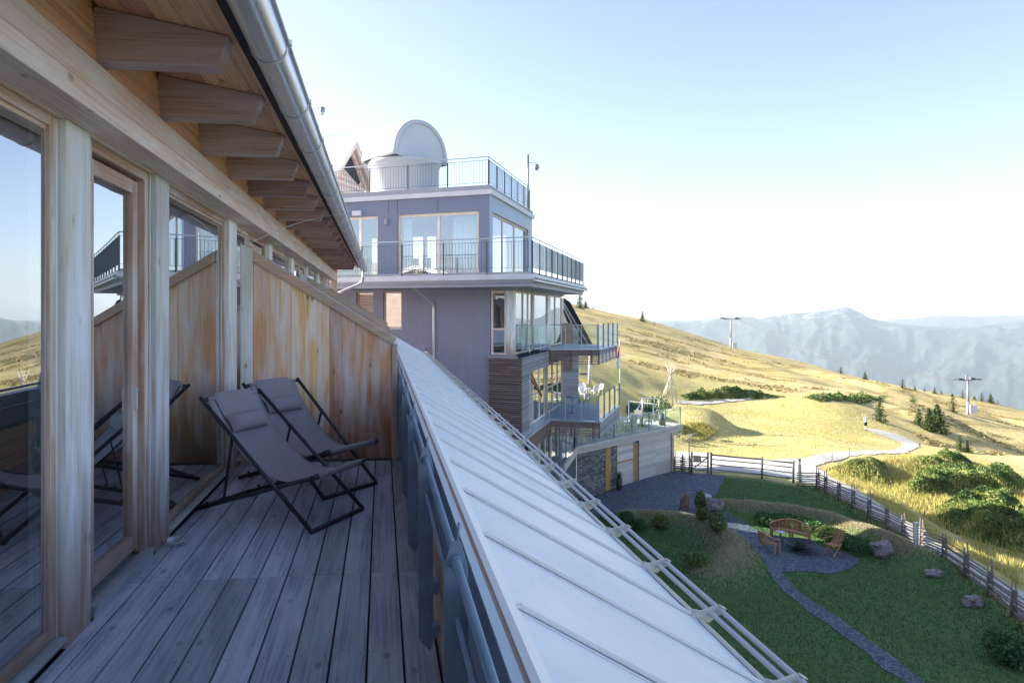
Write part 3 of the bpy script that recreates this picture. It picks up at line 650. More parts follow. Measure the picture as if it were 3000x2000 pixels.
while y < YE-.3:
    mb = MB(); a, b = y-.0, y+.11
    mb.hexa([(-1.36, a, 2.79), (-.79, a, 2.79), (-.79, b, 2.79), (-1.36, b, 2.79), (-1.36, a, sof(-1.36)-.004), (-.735, a, sof(-.735)-.004), (-.735, b, sof(-.735)-.004), (-1.36, b, sof(-1.36)-.004)], grain=0)
    if y > -1: mb.build('rafter', 'rafter', lodge, bevel=.006)
    y += .93
# roof body and the dark strip behind the gutter
mb = MB()
mb.hexa([(-6.6, YS, sof(-6.6)+.02), (-.62, YS, sof(-.62)+.026), (-.62, YE+.15, sof(-.62)+.026), (-6.6, YE+.15, sof(-6.6)+.02), (-6.6, YS, sof(-6.6)+.26), (-.62, YS, sof(-.62)+.13), (-.62, YE+.15, sof(-.62)+.13), (-6.6, YE+.15, sof(-6.6)+.26)])
mb.hexa([(-12.5, YS, 2.95), (-6.6, YS, sof(-6.6)+.02), (-6.6, YE+.15, sof(-6.6)+.02), (-12.5, YE+.15, 2.95), (-12.5, YS, 3.2), (-6.6, YS, sof(-6.6)+.26), (-6.6, YE+.15, sof(-6.6)+.26), (-12.5, YE+.15, 3.2)])
mb.build('roof', 'roofmetal', lodge)
mb = MB(); mb.box(-.70, -.585, YS, YE+.12, 2.925, 2.965); mb.build('bird_guard', 'darkgap', lodge)
gut = None
mb = MB(); gc = (-.54, 2.885); rg = .085; rows = []
for y in np.linspace(YS, YE+.25, 40):
    rows.append([(gc[0]+rg*math.cos(t), y, gc[1]+rg*math.sin(t)) for t in np.linspace(math.pi, 2*math.pi, 22)])
mb.grid(rows); gut = mb.build('gutter', 'gutter', lodge, solid=.0025)
mb = MB(); mb.tube([(gc[0]+rg+.008, YS, 2.897), (gc[0]+rg+.008, YE+.25, 2.897)], .011, 10); mb.build('rolled_edge', 'gutter', gut)
y = 3.38-.93*4
while y < YE:
    mb = MB()
    rows = [[(gc[0]+(rg+.004)*math.cos(t), y+d, gc[1]+(rg+.004)*math.sin(t)) for t in np.linspace(math.pi, 2.02*math.pi, 20)] for d in (-.013, .013)]
    mb.grid(rows, flip=False); mb.box(gc[0]+rg-.012, gc[0]+rg+.022, y-.014, y+.014, 2.893, 2.914); mb.build('bracket', 'bright', gut, solid=.004); y += .93
for y in (1.6, 7.2, 12.8, 18.3):
    mb = MB(); rows = [[(gc[0]+(rg+.003)*math.cos(t), y+d, gc[1]+(rg+.003)*math.sin(t)) for t in np.linspace(math.pi, 2*math.pi, 20)] for d in (-.05, .05)]; mb.grid(rows); mb.build('joint_sleeve', 'gutter', gut, solid=.002)
mb = MB(); r_ = .045
mb.tube([(-.54, 20.45, 2.80), (-.54, 20.46, 2.62), (-.56, 20.52, 2.52), (-.7, 20.6, 2.42), (-1.15, 20.66, 2.24), (-1.40, 20.68, 2.12), (-1.46, 20.69, 1.95), (-1.46, 20.69, -6)], r_, 14)
mb.build('downpipe', 'bright', lodge)
mb = MB(); mb.box(-1.48, -1.30, YE+.005, YE+.07, .0, 2.9, grain=2); mb.box(-12.4, -1.67, YE-.2, YE, -8.6, 3.1, grain=0); mb.box(-12.4, -1.7, YS, YS+.2, -8.6, 3.0, grain=0); mb.box(-12.6, -12.4, YS, YE, -8.6, 3.0, grain=1)
mb.build('end_wall', 'lintel', lodge)
mb = MB(); mb.box(-12.4, -2.4, YE+.01, 33., -8.6, .6); mb.build('rear_sun_block', 'plaster', lodge)  # unseen mass added behind the lodge to keep sun off the lawn
# windows: fixed lights and doors
def fixed(a, b, z0=.08, z1=2.515):
    x0, x1 = WX-.085, WX-.034; f = .05; mb = MB()
    mb.box(x0, x1, a, a+f, z0, z1, grain=2); mb.box(x0, x1, b-f, b, z0, z1, grain=2); mb.box(x0, x1, a+f, b-f, z1-f, z1, grain=1); mb.box(x0, x1, a+f, b-f, z0, z0+f, grain=1)
    mb.box(x0+.012, x1-.014, a+f, a+f+.012, z0+f, z1-f, grain=2); mb.box(x0+.012, x1-.014, b-f-.012, b-f, z0+f, z1-f, grain=2); mb.box(x0+.012, x1-.014, a+f, b-f, z1-f-.022, z1-f, grain=1)
    w_ = mb.build('window', 'frame', lodge, bevel=.003)
    mb = MB(); mb.face([(x0+.03, a+f, z0+f), (x0+.03, b-f, z0+f), (x0+.03, b-f, z1-f), (x0+.03, a+f, z1-f)]); mb.build('pane', 'glassw', w_)
    mb = MB(); mb.hexa([(x0-.02, a-.02, z0-.05), (WX+.0, a-.02, z0-.05), (WX+.0, b+.02, z0-.05), (x0-.02, b+.02, z0-.05), (x0-.02, a-.02, z0), (WX+.02, a-.02, z0-.018), (WX+.02, b+.02, z0-.018), (x0-.02, b+.02, z0)], grain=1); mb.build('sill', 'capmetal', w_)
def door(a, b, z0=.05, z1=2.515):
    x0, x1 = WX-.125, WX-.035; f = .06; mb = MB()
    mb.box(x0, x1, a, a+f, z0, z1, grain=2); mb.box(x0, x1, b-f, b, z0, z1, grain=2); mb.box(x0, x1, a+f, b-f, z1-f, z1, grain=1)
    d_ = mb.build('door', 'frame', lodge, bevel=.003); g = .085; s0, s1 = a+f+.012, b-f-.045; zt = z1-f-.022; zb = z0+.05; mb = MB()
    mb.box(x0-.01, x1-.03, s0, s0+g, zb, zt, grain=2); mb.box(x0-.01, x1-.03, s1-g, s1, zb, zt, grain=2); mb.box(x0-.01, x1-.03, s0+g, s1-g, zt-g, zt, grain=1); mb.box(x0-.01, x1-.03, s0+g, s1-g, zb, zb+g*1.1, grain=1)
    mb.build('sash', 'frame', d_, bevel=.003)
    mb = MB(); mb.box(x0, x1-.045, b-f-.04, b-f-.002, z0+.02, z1-f, grain=2); mb.build('reveal', 'orange', d_)
    mb = MB(); mb.face([(x0+.03, s0+g, zb+g), (x0+.03, s1-g, zb+g), (x0+.03, s1-g, zt-g), (x0+.03, s0+g, zt-g)]); mb.build('pane', 'glassw', d_)
    mb = MB(); mb.box(x1-.03, x1-.018, s1-.06, s1-.03, .98, 1.12); mb.build('handle', 'bright', d_)
    mb = MB(); mb.box(x0-.02, WX+.0, a, b, z0-.05, z0-.012, grain=1); mb.box(x1-.02, WX+.01, a+.01, b-.01, z0-.01, z0+.012, grain=1); mb.build('threshold', 'capmetal', d_)
fixed(-.76, 3.408); door(3.765, 4.695); fixed(5.062, 6.908); fixed(7.35, 8.1); door(8.16, 9.26)
fixed(9.67, 11.56); fixed(12.06, 12.95); door(13.0, 13.9); fixed(14.25, 16.35); fixed(16.75, 18.65); fixed(19.05, 20.35)
# room behind the glass
mb = MB(); mb.box(-6.2, -6.0, YS+.3, YE-.3, 0, 2.6); mb.box(-6.0, -1.66, 7.32, 7.42, 0, 2.6); mb.box(-6.0, -1.66, 12.6, 12.7, 0, 2.6); mb.box(-6.0, -1.66, -1.2, -1.1, 0, 2.6); mb.build('room_wall', 'room', lodge)
mb = MB(); mb.box(-6.2, -1.62, YS+.3, YE-.3, 2.62, 2.70); mb.build('room_ceiling', 'room', lodge)
mb = MB(); mb.box(-6.2, -1.64, YS+.3, YE-.3, -.03, .0, grain=1); mb.build('room_floor', 'rafter', lodge)
mb = MB(); rows = []
for i in range(60):
    y = 2.55+i*.013; rows.append([(-1.80+.03*math.sin(i*1.25), y, .05), (-1.80+.03*math.sin(i*1.25+.4), y, 2.5)])
mb.grid(rows); tag(mb.build('curtain', 'curtain', solid=.003), 'white curtain hanging inside the large glass pane at the far left', 'curtain')
# ------------------------------------------------------------------ balcony deck
mb = MB(); xe = .262; x = -.741+.1685*5.95
gaps = [-.741+.1685*k for k in range(-5, 7)]; gaps[-1] = xe
for a, b in zip(gaps[:-1], gaps[1:]):
    a = max(a, -1.50)
    for ya, yb in ((-2.5, 4.236), (4.238, 7.445)):
        mb.box(a+.005, b-.005, ya, yb, -.028, 0, grain=1)
deck = mb.build('balcony_deck', 'deck', bevel=.003); tag(deck, 'weathered grey wooden plank floor of the balcony', 'deck')
mb = MB(); mb.box(-1.66, xe, -2.5, 7.6, -.20, -.05); mb.build('substructure', 'dark', deck)
mb = MB()
for a in (-.95, .1, 1.15, 2.2, 3.25, 4.16, 4.31, 5.35, 6.4, 7.3):
    for g0, g1 in zip(gaps[:-1], gaps[1:]):
        for xx in (max(g0, -1.5)+.03, g1-.03): mb.tube([(xx, a+random.uniform(-.01, .01), -.004), (xx, a, .0008)], .0035, 6)
so_ = mb.build('screws', 'dark', deck); so_['kind'] = 'stuff'
# bays beyond the partition: plain decks of the neighbouring balconies
mb = MB(); mb.box(-1.5, xe, 7.62, YE, -.2, 0, grain=1); mb.build('neighbour_floor', 'deck', lodge)
# ------------------------------------------------------------------ privacy partitions
def partition(Y, label, full=True):
    x0, x1 = -1.485, .12; zt, zb = 2.335, 1.345; sl = (zb-zt)/(x1-x0)
    top = lambda x: zt+(x-x0)*sl
    r = thing('privacy_partition', (x0, Y, 0), label, 'partition', 'sloping partitions between the balconies')
    mb = MB(); x = x0+.13; k = 0
    while x < x1-.015:
        x2 = min(x+(.128 if k % 3 else .142), x1-.012); k += 1
        mb.hexa([(x, Y+.02, .02), (x2-.001, Y+.02, .02), (x2-.001, Y+.045, .02), (x, Y+.045, .02), (x, Y+.02, top(x)-.1), (x2-.001, Y+.02, top(x2)-.1), (x2-.001, Y+.045, top(x2)-.1), (x, Y+.045, top(x)-.1)], grain=2); x = x2
    mb.build('board_panel', 'panel', r)
    mb = MB(); mb.hexa([(x0, Y-.012, 0), (x0+.125, Y-.012, 0), (x0+.125, Y+.12, 0), (x0, Y+.12, 0), (x0, Y-.012, top(x0)-.005), (x0+.125, Y-.012, top(x0+.125)-.005), (x0+.125, Y+.12, top(x0+.125)-.005), (x0, Y+.12, top(x0)-.005)], grain=2)
    mb.build('wall_post', 'post', r, bevel=.004)
    xs, xe_ = x0+.13, x1+.045; w_ = .115; mb = MB()
    mb.hexa([(xs, Y-.01, top(xs)-w_), (x1-.0, Y-.01, top(x1)-w_+.025), (x1-.0, Y+.16, top(x1)-w_+.025), (xs, Y+.16, top(xs)-w_), (xs, Y-.01, top(xs)), (xe_, Y-.01, top(xe_)), (xe_, Y+.16, top(xe_)), (xs, Y+.16, top(xs))], grain=0)
    mb.build('cap_board', 'cap', r, bevel=.004)
    mb = MB(); ov = 1.0
    mb.hexa([(xs+.0, Y+.162, top(xs)-.05), (xe_-.02, Y+.162, top(xe_)-.05), (xe_-.02, Y+ov, top(xe_)-.05), (xs, Y+ov, top(xs)-.05), (xs, Y+.162, top(xs)-.006), (xe_-.02, Y+.162, top(xe_)-.006), (xe_-.02, Y+ov, top(xe_)-.006), (xs, Y+ov, top(xs)-.006)], grain=0)
    mb.build('cover_board', 'slatgrey', r)
    mb = MB(); mb.hexa([(x1-.01, Y-.008, -.02), (x1+.05, Y-.008, -.02), (x1+.05, Y+.14, -.02), (x1-.01, Y+.14, -.02), (x1-.01, Y-.008, top(x1)-.10), (x1+.05, Y-.008, top(x1+.05)-.06), (x1+.05, Y+.14, top(x1+.05)-.06), (x1-.01, Y+.14, top(x1)-.10)], grain=2)
    mb.build('end_post', 'cap', r, bevel=.004)
    return r
partition(7.45, 'honey coloured board partition standing behind the two deck chairs')
partition(12.80, 'second sloping partition showing just above the first one')
partition(18.15, 'farthest sloping partition by the downpipe end of the lodge')
# ------------------------------------------------------------------ balustrade with plates, rods and parapet
rail = thing('balcony_railing', (.25, 3, 0), 'blue grey metal railing with steel rods in front of the wooden parapet', 'railing')
YR0, YR1 = -2.5, 22.6
y = 1.87-2.6; pl = []
while y < YR1:
    pl.append(y); y += 1.3
for y in pl:
    mb = MB(); t = .006; X = .203
    pr = [(-.033, .02), (-.033, .905), (-.012, .972), (.0, .98), (.012, .972), (.033, .90), (.033, .05), (.012, -.02)]
    pr = [(-.033, .09), (-.033, .900), (-.013, .972), (.013, .972), (.034, .895), (.034, .06), (.018, .03)]
    mb.prism([(X+a, y-t/2, z) for a, z in pr], (0, t, 0)); mb.tube([(X+.004, y, .965), (X+.010, y+.006, 1.02)], .0045, 6)
    mb.box(X+.02, .262, y-.028, y+.028, .30, .36); mb.box(X+.02, .262, y-.028, y+.028, .10, .16)
    mb.tube([(X, y-.02, .918), (X, y+.02, .918)], .018, 10); mb.tube([(X+.004, y-.016, .757), (X+.004, y+.016, .757)], .014, 8)
    mb.build('post', 'bluesteel', rail, bevel=.0015)
mb = MB(); mb.tube([(.203, YR0, .918), (.203, YR1-2.3, .918)], .0125, 12); mb.build('top_rod', 'bluesteel', rail)
mb = MB(); mb.tube([(.207, YR0, .757), (.207, YR1-2.3, .757)], .0085, 10); mb.build('lower_rod', 'bluesteel', rail)
mb = MB()
for z0 in np.arange(-.2, .55, .125):
    for a, b in ((YR0, 1.2), (1.2, 5.1), (5.1, 9.4), (9.4, 14), (14, YR1)): mb.box(.270, .295, a, b-.002, z0, z0+.12, grain=1)
mb.build('parapet_boards', 'cap', rail)
mb = MB(); mb.box(.2635, .2695, YR0, YR1, .585, .852); mb.build('dark_flashing', 'bluesteel', rail)
mb = MB(); mb.box(.258, .283, YR0, YR1, .852, .862); mb.build('edge_strip', 'capmetal', rail)
mb = MB(); mb.box(.283, .294, YR0, YR1, .846, .8605, grain=1); mb.build('wood_strip', 'cap', rail)
# ------------------------------------------------------------------ sheet metal roof below the balcony
mr = thing('metal_roof', (1, 5, .5), 'pale sheet metal lean-to roof with standing seams sloping down below the railing', 'roof')
RX0, RZ0, RX1, RZ1 = .322, .857, 1.43, .218; YM = 23.2
dn = Vector((RX1-RX0, 0, RZ1-RZ0)); Ls = dn.length; dn.normalize(); nr = Vector((-dn.z, 0, dn.x))
def RP(s, y, h=0.): v = Vector((RX0, 0, RZ0))+dn*s+nr*h; return (v.x, y, v.z)
mb = MB(); sp = .582; y0 = 3.47-sp*11; k = 0; rows = []
seams = []
y = y0
while y < YM: seams.append(y); y += sp
for a, b in zip(seams, seams[1:]+[YM]):
    rows = [[RP(s, a+(b-a)*t, .0016*math.sin(t*math.pi)*math.sin(s*2.1+a*5)+.0007*math.sin(s*7+a*3+t*4)) for t in np.linspace(0, 1, 7)] for s in np.linspace(0, Ls-.03, 16)]
    mb.grid(rows, flip=True)
sheet = mb.build('sheet', 'roofsheet', mr)
mb = MB()
for y in seams:
    mb.hexa([RP(.012, y-.006, .0), RP(Ls-.035, y-.006, 0), RP(Ls-.035, y+.006, 0), RP(.012, y+.006, 0), RP(.035, y-.004, .015), RP(Ls-.035, y-.004, .016), RP(Ls-.035, y+.004, .016), RP(.035, y+.004, .015)])
    mb.hexa([RP(.07, y-.036, .001), RP(Ls-.05, y-.036, .001), RP(Ls-.05, y-.031, .001), RP(.07, y-.031, .001), RP(.08, y-.035, .004), RP(Ls-.05, y-.035, .004), RP(Ls-.05, y-.032, .004), RP(.08, y-.032, .004)])
mb.build('standing_seams', 'roofmetal', mr, bevel=.003)
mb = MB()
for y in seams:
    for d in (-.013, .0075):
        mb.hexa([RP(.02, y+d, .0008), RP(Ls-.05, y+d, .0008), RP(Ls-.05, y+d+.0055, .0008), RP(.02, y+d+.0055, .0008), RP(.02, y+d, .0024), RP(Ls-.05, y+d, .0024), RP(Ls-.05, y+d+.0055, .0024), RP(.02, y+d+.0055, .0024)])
mb.build('seam_shadow_strips', 'seam', mr)  # dark strips beside each rib, the seam's shadow put in as colour
mb = MB(); mb.prism([(.294, YR0, .80), (.294, YR0, .868), (.312, YR0, .872), (.326, YR0, .862), (.345, YR0, .848), (.345, YR0, .80)], (0, YM-YR0, 0)); mb.build('upper_flashing', 'roofmetal', mr)
mb = MB(); mb.hexa([RP(Ls-.06, YR0, .004), RP(Ls-.02, YR0, .004), RP(Ls-.02, YM, .004), RP(Ls-.06, YM, .004), RP(Ls-.055, YR0, .012), RP(Ls-.02, YR0, .012), RP(Ls-.02, YM, .012), RP(Ls-.055, YM, .012)])
mb.box(RX1-.03, RX1-.018, YR0, YM, RZ1-.10, RZ1+.006); mb.build('eave_edge', 'cream', mr)
mb = MB(); mb.hexa([RP(0, YR0, -.10), RP(Ls-.08, YR0, -.10), RP(Ls-.08, YM, -.10), RP(0, YM, -.10), RP(0, YR0, -.012), RP(Ls-.08, YR0, -.012), RP(Ls-.08, YM, -.012), RP(0, YM, -.012)]); mb.box(.30, 1.0, YS, YM-.02, -8.6, -.15); mb.build('lower_wall', 'plaster', mr)
sg = thing('snow_guard', (RX1, 5, 0), 'double tube snow guard on cream clamps along the eave of the metal roof', 'snow guard')
for nm, s, h, r_ in (('upper_tube', Ls+.032, .084, .0115), ('lower_tube', Ls+.002, .052, .0115)):
    mb = MB(); mb.tube([RP(s, YR0, h), RP(s, YM-.1, h)], r_, 12); mb.build(nm, 'bright', sg)
proto = None
for y in seams:
    if y < .5: continue
    mb = MB(); t = .008
    pr = [(-.085, .006), (-.078, .026), (-.045, .042), (-.018, .070), (.012, .098), (.046, .102), (.052, .09), (.048, .07), (.03, .055), (.022, .03), (.012, .010)]
    mb.prism([Vector(RP(Ls+a, y, h)) for a, h in pr], (0, t, 0))
    mb.hexa([RP(Ls+.018, y-.016, .100), RP(Ls+.046, y-.016, .100), RP(Ls+.046, y+.010, .100), RP(Ls+.018, y+.010, .100), RP(Ls+.018, y-.016, .104), RP(Ls+.046, y-.016, .104), RP(Ls+.046, y+.010, .104), RP(Ls+.018, y+.010, .104)])
    mb.hexa([RP(Ls-.085, y-.016, .0), RP(Ls-.01, y-.016, 0), RP(Ls-.01, y+.022, 0), RP(Ls-.085, y+.022, 0), RP(Ls-.075, y-.012, .03), RP(Ls-.01, y-.012, .03), RP(Ls-.01, y+.018, .03), RP(Ls-.075, y+.018, .03)])
    for a, h in ((-.07, .030), (-.005, .050)): mb.tube([RP(Ls+a, y-.016, h), RP(Ls+a, y+.0, h)], .008, 6)
    mb.build('clamp', 'cream', sg, bevel=.0015)
# ------------------------------------------------------------------ deck chairs
def deck_chair(label):
    r = thing('deck_chair', (0, 0, 0), label, 'deck chair', 'sling deck chairs on the balcony')
    W = .33; rr = .0165
    top = Vector((-1.09, 0, .93)); q = lambda p, s: (p[0], s, p[2])
    mb = MB(); mb.tube([(-1.09, -W, .925), (0, -W, .018), (.0, -W+.0, .018)][:2], rr, 10); mb.tube([(-1.09, W, .925), (0, W, .018)], rr, 10)
    mb.tube([(0, -W-.0, .018), (0, W+.0, .018)], rr, 10); mb.tube([(-1.075, -W, .905), (-1.075, W, .905)], .013, 8)
    mb.lathe((0, -W, .018), [(0, -.017), (.017, 0), (0, .017)], 10); mb.lathe((0, W, .018), [(0, -.017), (.017, 0), (0, .017)], 10); mb.build('back_frame', 'alu', r, local=True)
    w2 = .292; mb = MB(); mb.tube([(-1.2, -w2, .02), (.01, -w2, .405)], rr, 10); mb.tube([(-1.2, w2, .02), (.01, w2, .405)], rr, 10)
    mb.tube([(-1.2, -w2, .02), (-1.2, w2, .02)], rr, 10); mb.tube([(.01, -W-.0, .405), (.01, W+.0, .405)], .019, 10)
    for s in (-1, 1):
        for t in (.12, .24, .30): p = Vector((-1.2, s*w2, .02)).lerp(Vector((.01, s*w2, .405)), t); mb.box(p.x-.008, p.x+.008, p.y-.008, p.y+.008, p.z, p.z+.035)
    mb.build('seat_frame', 'alu', r, local=True)
    for s in (-1, 1):
        mb = MB(); mb.bar((-.745, s*(W+.012), .635), (-.86, s*(w2+.018), .15), .022, .010, up=(1, 0, 0)); mb.tube([(-.745, s*(W-.02), .635), (-.745, s*(W+.022), .635)], .011, 8); mb.build('strut', 'alu', r, local=True)
    # sling: hangs from the top bar down to the seat bar
    P0, P1, P2, P3 = Vector((-1.075, 0, .915)), Vector((-.80, 0, .50)), Vector((-.42, 0, .16)), Vector((.01, 0, .425))
    def bz(t): return P0*(1-t)**3+P1*3*t*(1-t)**2+P2*3*t*t*(1-t)+P3*t**3
    ws = .275; mb = MB(); rows = []
    for t in np.linspace(0, 1, 36):
        p = bz(t); sag = .035*math.sin(t*math.pi)
        ww = ws-.012*math.sin(t*math.pi)
        rows.append([(p.x-.0*abs(a), a*ww, p.z-sag*(1-a*a)+.004*math.sin(a*9+t*14)*math.sin(t*math.pi)) for a in np.linspace(-1, 1, 15)])
    mb.grid(rows)
    for xx, zz, R2 in ((.01, .405, .0235), (-1.075, .905, .018)):
        rows = [[(xx+R2*math.cos(a), s*ws, zz+R2*math.sin(a)) for s in np.linspace(-1, 1, 6)] for a in np.linspace(0, 2*math.pi, 16)]; mb.grid(rows)
    mb.build('sling', 'sling', r, local=True, solid=.003)
    # head pillow with its flap over the top bar
    mb = MB(); tan = (bz(.05)-bz(.0)).normalized(); rows = []
    pr = [(-.03, .012), (.0, .022), (.05, .014), (.14, .012), (.19, .018), (.205, .05), (.235, .068), (.29, .070), (.335, .055), (.352, .028), (.338, .004), (.28, -.002), (.15, .0), (.0, .004)]
    nrm = Vector((-tan.z, 0, tan.x)); nrm = -nrm if nrm.x < 0 else nrm
    for s in np.linspace(-1, 1, 15):
        e = (1-abs(s)**6)
        rows.append([(P0+tan*a*.98+nrm*(h*1.35*(.35+.65*e)+.004)+Vector((0, s*.205, 0)))[:] for a, h in pr+pr[:1]])
    mb.grid(rows); mb.build('pillow', 'sling', r, local=True, sub=1)
    return r
ch1 = deck_chair('nearer grey sling deck chair with head pillow, in front by the glass wall')
ch1.location = (-.328, 5.30, 0)
ch2 = copy_tree(ch1); tag(ch2, 'farther grey sling deck chair, between the nearer chair and the wooden partition')
ch2.location = (-.27, 6.16, 0)
# forward axis of a chair is perpendicular to its foot bar
a1 = math.atan2(-.368, .582); ch1.rotation_euler = (0, 0, math.atan2(.582, .368)-math.pi/2)
ch2.rotation_euler = (0, 0, math.atan2(.489, .441)-math.pi/2)
# glass dish by the post
mb = MB(); mb.lathe((-1.40, 4.90, 0), [(0, .004), (.055, .004), (.075, .012), (.088, .032), (.092, .045), (.086, .045), (.078, .026), (.05, .012), (0, .011)], 28)
tag(mb.build('glass_dish', 'clear'), 'small round clear glass dish on the deck beside the post', 'dish')
mb = MB(); p0, p1 = Vector((-1.44, 7.40, 2.30)), Vector((-.60, 9.0, 2.87)); pts = [p0.lerp(p1, t)+Vector((0, 0, .05*math.sin(t*math.pi))) for t in np.linspace(0, 1, 14)]
mb.tube(pts, .004, 6); tag(mb.build('stay_wire', 'bright'), 'thin steel wire running from the partition post up to the gutter', 'wire')
# ------------------------------------------------------------------ hotel tower, turned 25 degrees
TA = math.radians(25.4); TR = Vector((math.sin(TA), math.cos(TA), 0)); TL = Vector((-math.cos(TA), math.sin(TA), 0)); TM = Vector((5.03, 22.57, 0))
def T(l, r, z=0): p = TM+TL*l+TR*r; return Vector((p.x, p.y, z))
def tbox(mb, l0, l1, r0, r1, z0, z1, **k):
    mb.hexa([T(l1, r0, z0), T(l0, r0, z0), T(l0, r1, z0), T(l1, r1, z0), T(l1, r0, z1), T(l0, r0, z1), T(l0, r1, z1), T(l1, r1, z1)], **k)
tower = thing('hotel_tower', T(5, 6, 0), 'mauve grey hotel tower with roof terrace, wrap-around balcony and glazed corner bays', 'building')
def wall_holes(mb, a0, a1, z0, z1, holes, P, th):
    """wall in a plane: P(a, depth, z) -> point ; holes (a0,a1,z0,z1)"""
    ar = sorted(set([a0, a1]+[h[0] for h in holes]+[h[1] for h in holes])); zr = sorted(set([z0, z1]+[h[2] for h in holes]+[h[3] for h in holes]))
    for i in range(len(ar)-1):
        runs = []; z_s = None
        for j in range(len(zr)-1):
            ca, cz = (ar[i]+ar[i+1])/2, (zr[j]+zr[j+1])/2
            solid = not any(h[0] < ca < h[1] and h[2] < cz < h[3] for h in holes)
            if solid and z_s is None: z_s = zr[j]
            if (not solid) and z_s is not None: runs.append((z_s, zr[j])); z_s = None
        if z_s is not None: runs.append((z_s, zr[-1]))
        for s, e in runs:
            a, b = ar[i], ar[i+1]
            mb.hexa([P(a, 0, s), P(b, 0, s), P(b, th, s), P(a, th, s), P(a, 0, e), P(b, 0, e), P(b, th, e), P(a, th, e)])
FP = lambda r0: (lambda a, d, z: T(a, r0+d, z))      # facing the camera; a = l
SP = lambda l0: (lambda a, d, z: T(l0+d, a, z))      # right side; a = r
def window(P, a0, a1, z0, z1, parent, f=.07, mull=(), trans=(), dep=.10, m='lintel', g='glasst', name='window'):
    mb = MB()
    def bx(p, q, s, e, gr): mb.hexa([P(p, dep, s), P(q, dep, s), P(q, dep+.07, s), P(p, dep+.07, s), P(p, dep, e), P(q, dep, e), P(q, dep+.07, e), P(p, dep+.07, e)], grain=gr)
    bx(a0, a0+f, z0, z1, 2); bx(a1-f, a1, z0, z1, 2); bx(a0+f, a1-f, z1-f, z1, 0); bx(a0+f, a1-f, z0, z0+f, 0)
    for x in mull: bx(x-.055, x+.055, z0+f, z1-f, 2)
    for z in trans: bx(a0+f, a1-f, z-.03, z+.03, 0)
    w_ = mb.build(name, m, parent)
    xs = [a0+f]+[x for x in mull]+[a1-f]
    for i in range(len(xs)-1):
        p, q = xs[i]+(.055 if i else 0), xs[i+1]-(.055 if i < len(xs)-2 else 0); s, e = z0+f, z1-f
        mb = MB(); mb.face([P(p, dep+.03, s), P(q, dep+.03, s), P(q, dep+.03, e), P(p, dep+.03, e)]); mb.build('pane', g, w_)
    return w_
# upper storey
UL, UR, RB = 2.34, 2.90, 10.3
mb = MB(); fh = [(2.34+.43, 2.34+3.9, 3.02, 5.56), (2.34+4.78, 2.34+7.6, 3.02, 5.56)]
wall_holes(mb, UL, 14.5, 2.9, 6.18, fh, FP(UR), .3); mb.build('upper_wall', 'panelgrey', tower)
mb = MB(); sh = [(UR+.45, UR+6.6, 3.02, 5.56)]
wall_holes(mb, UR+.001, RB, 2.9, 6.179, sh, SP(UL-.002), .3); mb.build('upper_side_wall', 'panelskylit', tower)
mb = MB(); tbox(mb, 14.2, 14.5, UR+.3, RB, 2.9, 6.18)
wall_holes(mb, UL+.3, 14.2, 2.9, 6.18, [(7.99, 8.63, 3.5, 5.5), (7.27, 7.85, 3.5, 5.5), (5.68, 6.08, 3.5, 5.42), (3.6, 4.6, 3.5, 5.4), (10., 11., 3.5, 5.5)], FP(RB-.3), .3)
mb.build('back_wall', 'panelgrey', tower)
mb = MB()
for l in (UL+2.14, UL+4.3, UL+3.9): 
    mb.hexa([T(l-.006, UR-.006, 5.6), T(l+.006, UR-.006, 5.6), T(l+.006, UR+.0, 5.6), T(l-.006, UR+.0, 5.6), T(l-.006, UR-.006, 6.17), T(l+.006, UR-.006, 6.17), T(l+.006, UR+.0, 6.17), T(l-.006, UR+.0, 6.17)])
mb.build('facade_joints', 'dark', tower)
window(FP(UR), UL+.43, UL+3.9, 3.02, 5.56, tower, f=.1, mull=(UL+2.14,))
window(FP(UR), UL+4.78, UL+7.6, 3.02, 5.56, tower, f=.09, mull=(UL+5.62,))
window(SP(UL), UR+.45, UR+6.6, 3.02, 5.56, tower, f=.1, mull=(UR+2.3, UR+4.3), trans=())
mb = MB(); tbox(mb, UL+5.5, UL+5.9, UR-.12, UR-.002, 5.60, 5.80); mb.build('awning_box', 'whitetrim', tower)
mb = MB(); tbox(mb, UL+4.31, UL+4.45, UR-.09, UR-.002, 5.18, 5.40); tbox(mb, UL+4.34, UL+4.42, UR-.13, UR-.09, 5.22, 5.36); mb.build('wall_lamp', 'fascia', tower)
mb = MB(); rows = []
for i in range(50):
    a = UL+.62+i*.021; rows.append([T(a, UR+.45+.035*math.sin(i*1.1), 3.03)[:], T(a, UR+.45+.035*math.sin(i*1.1+.3), 5.45)[:]])
mb.grid(rows)
rows = []
for i in range(20):
    a = UL+3.45+i*.021; rows.append([T(a, UR+.45+.035*math.sin(i*1.1), 3.03)[:], T(a, UR+.45+.035*math.sin(i*1.1+.3), 5.45)[:]])
mb.grid(rows); mb.build('curtain', 'curtain', tower, solid=.003)
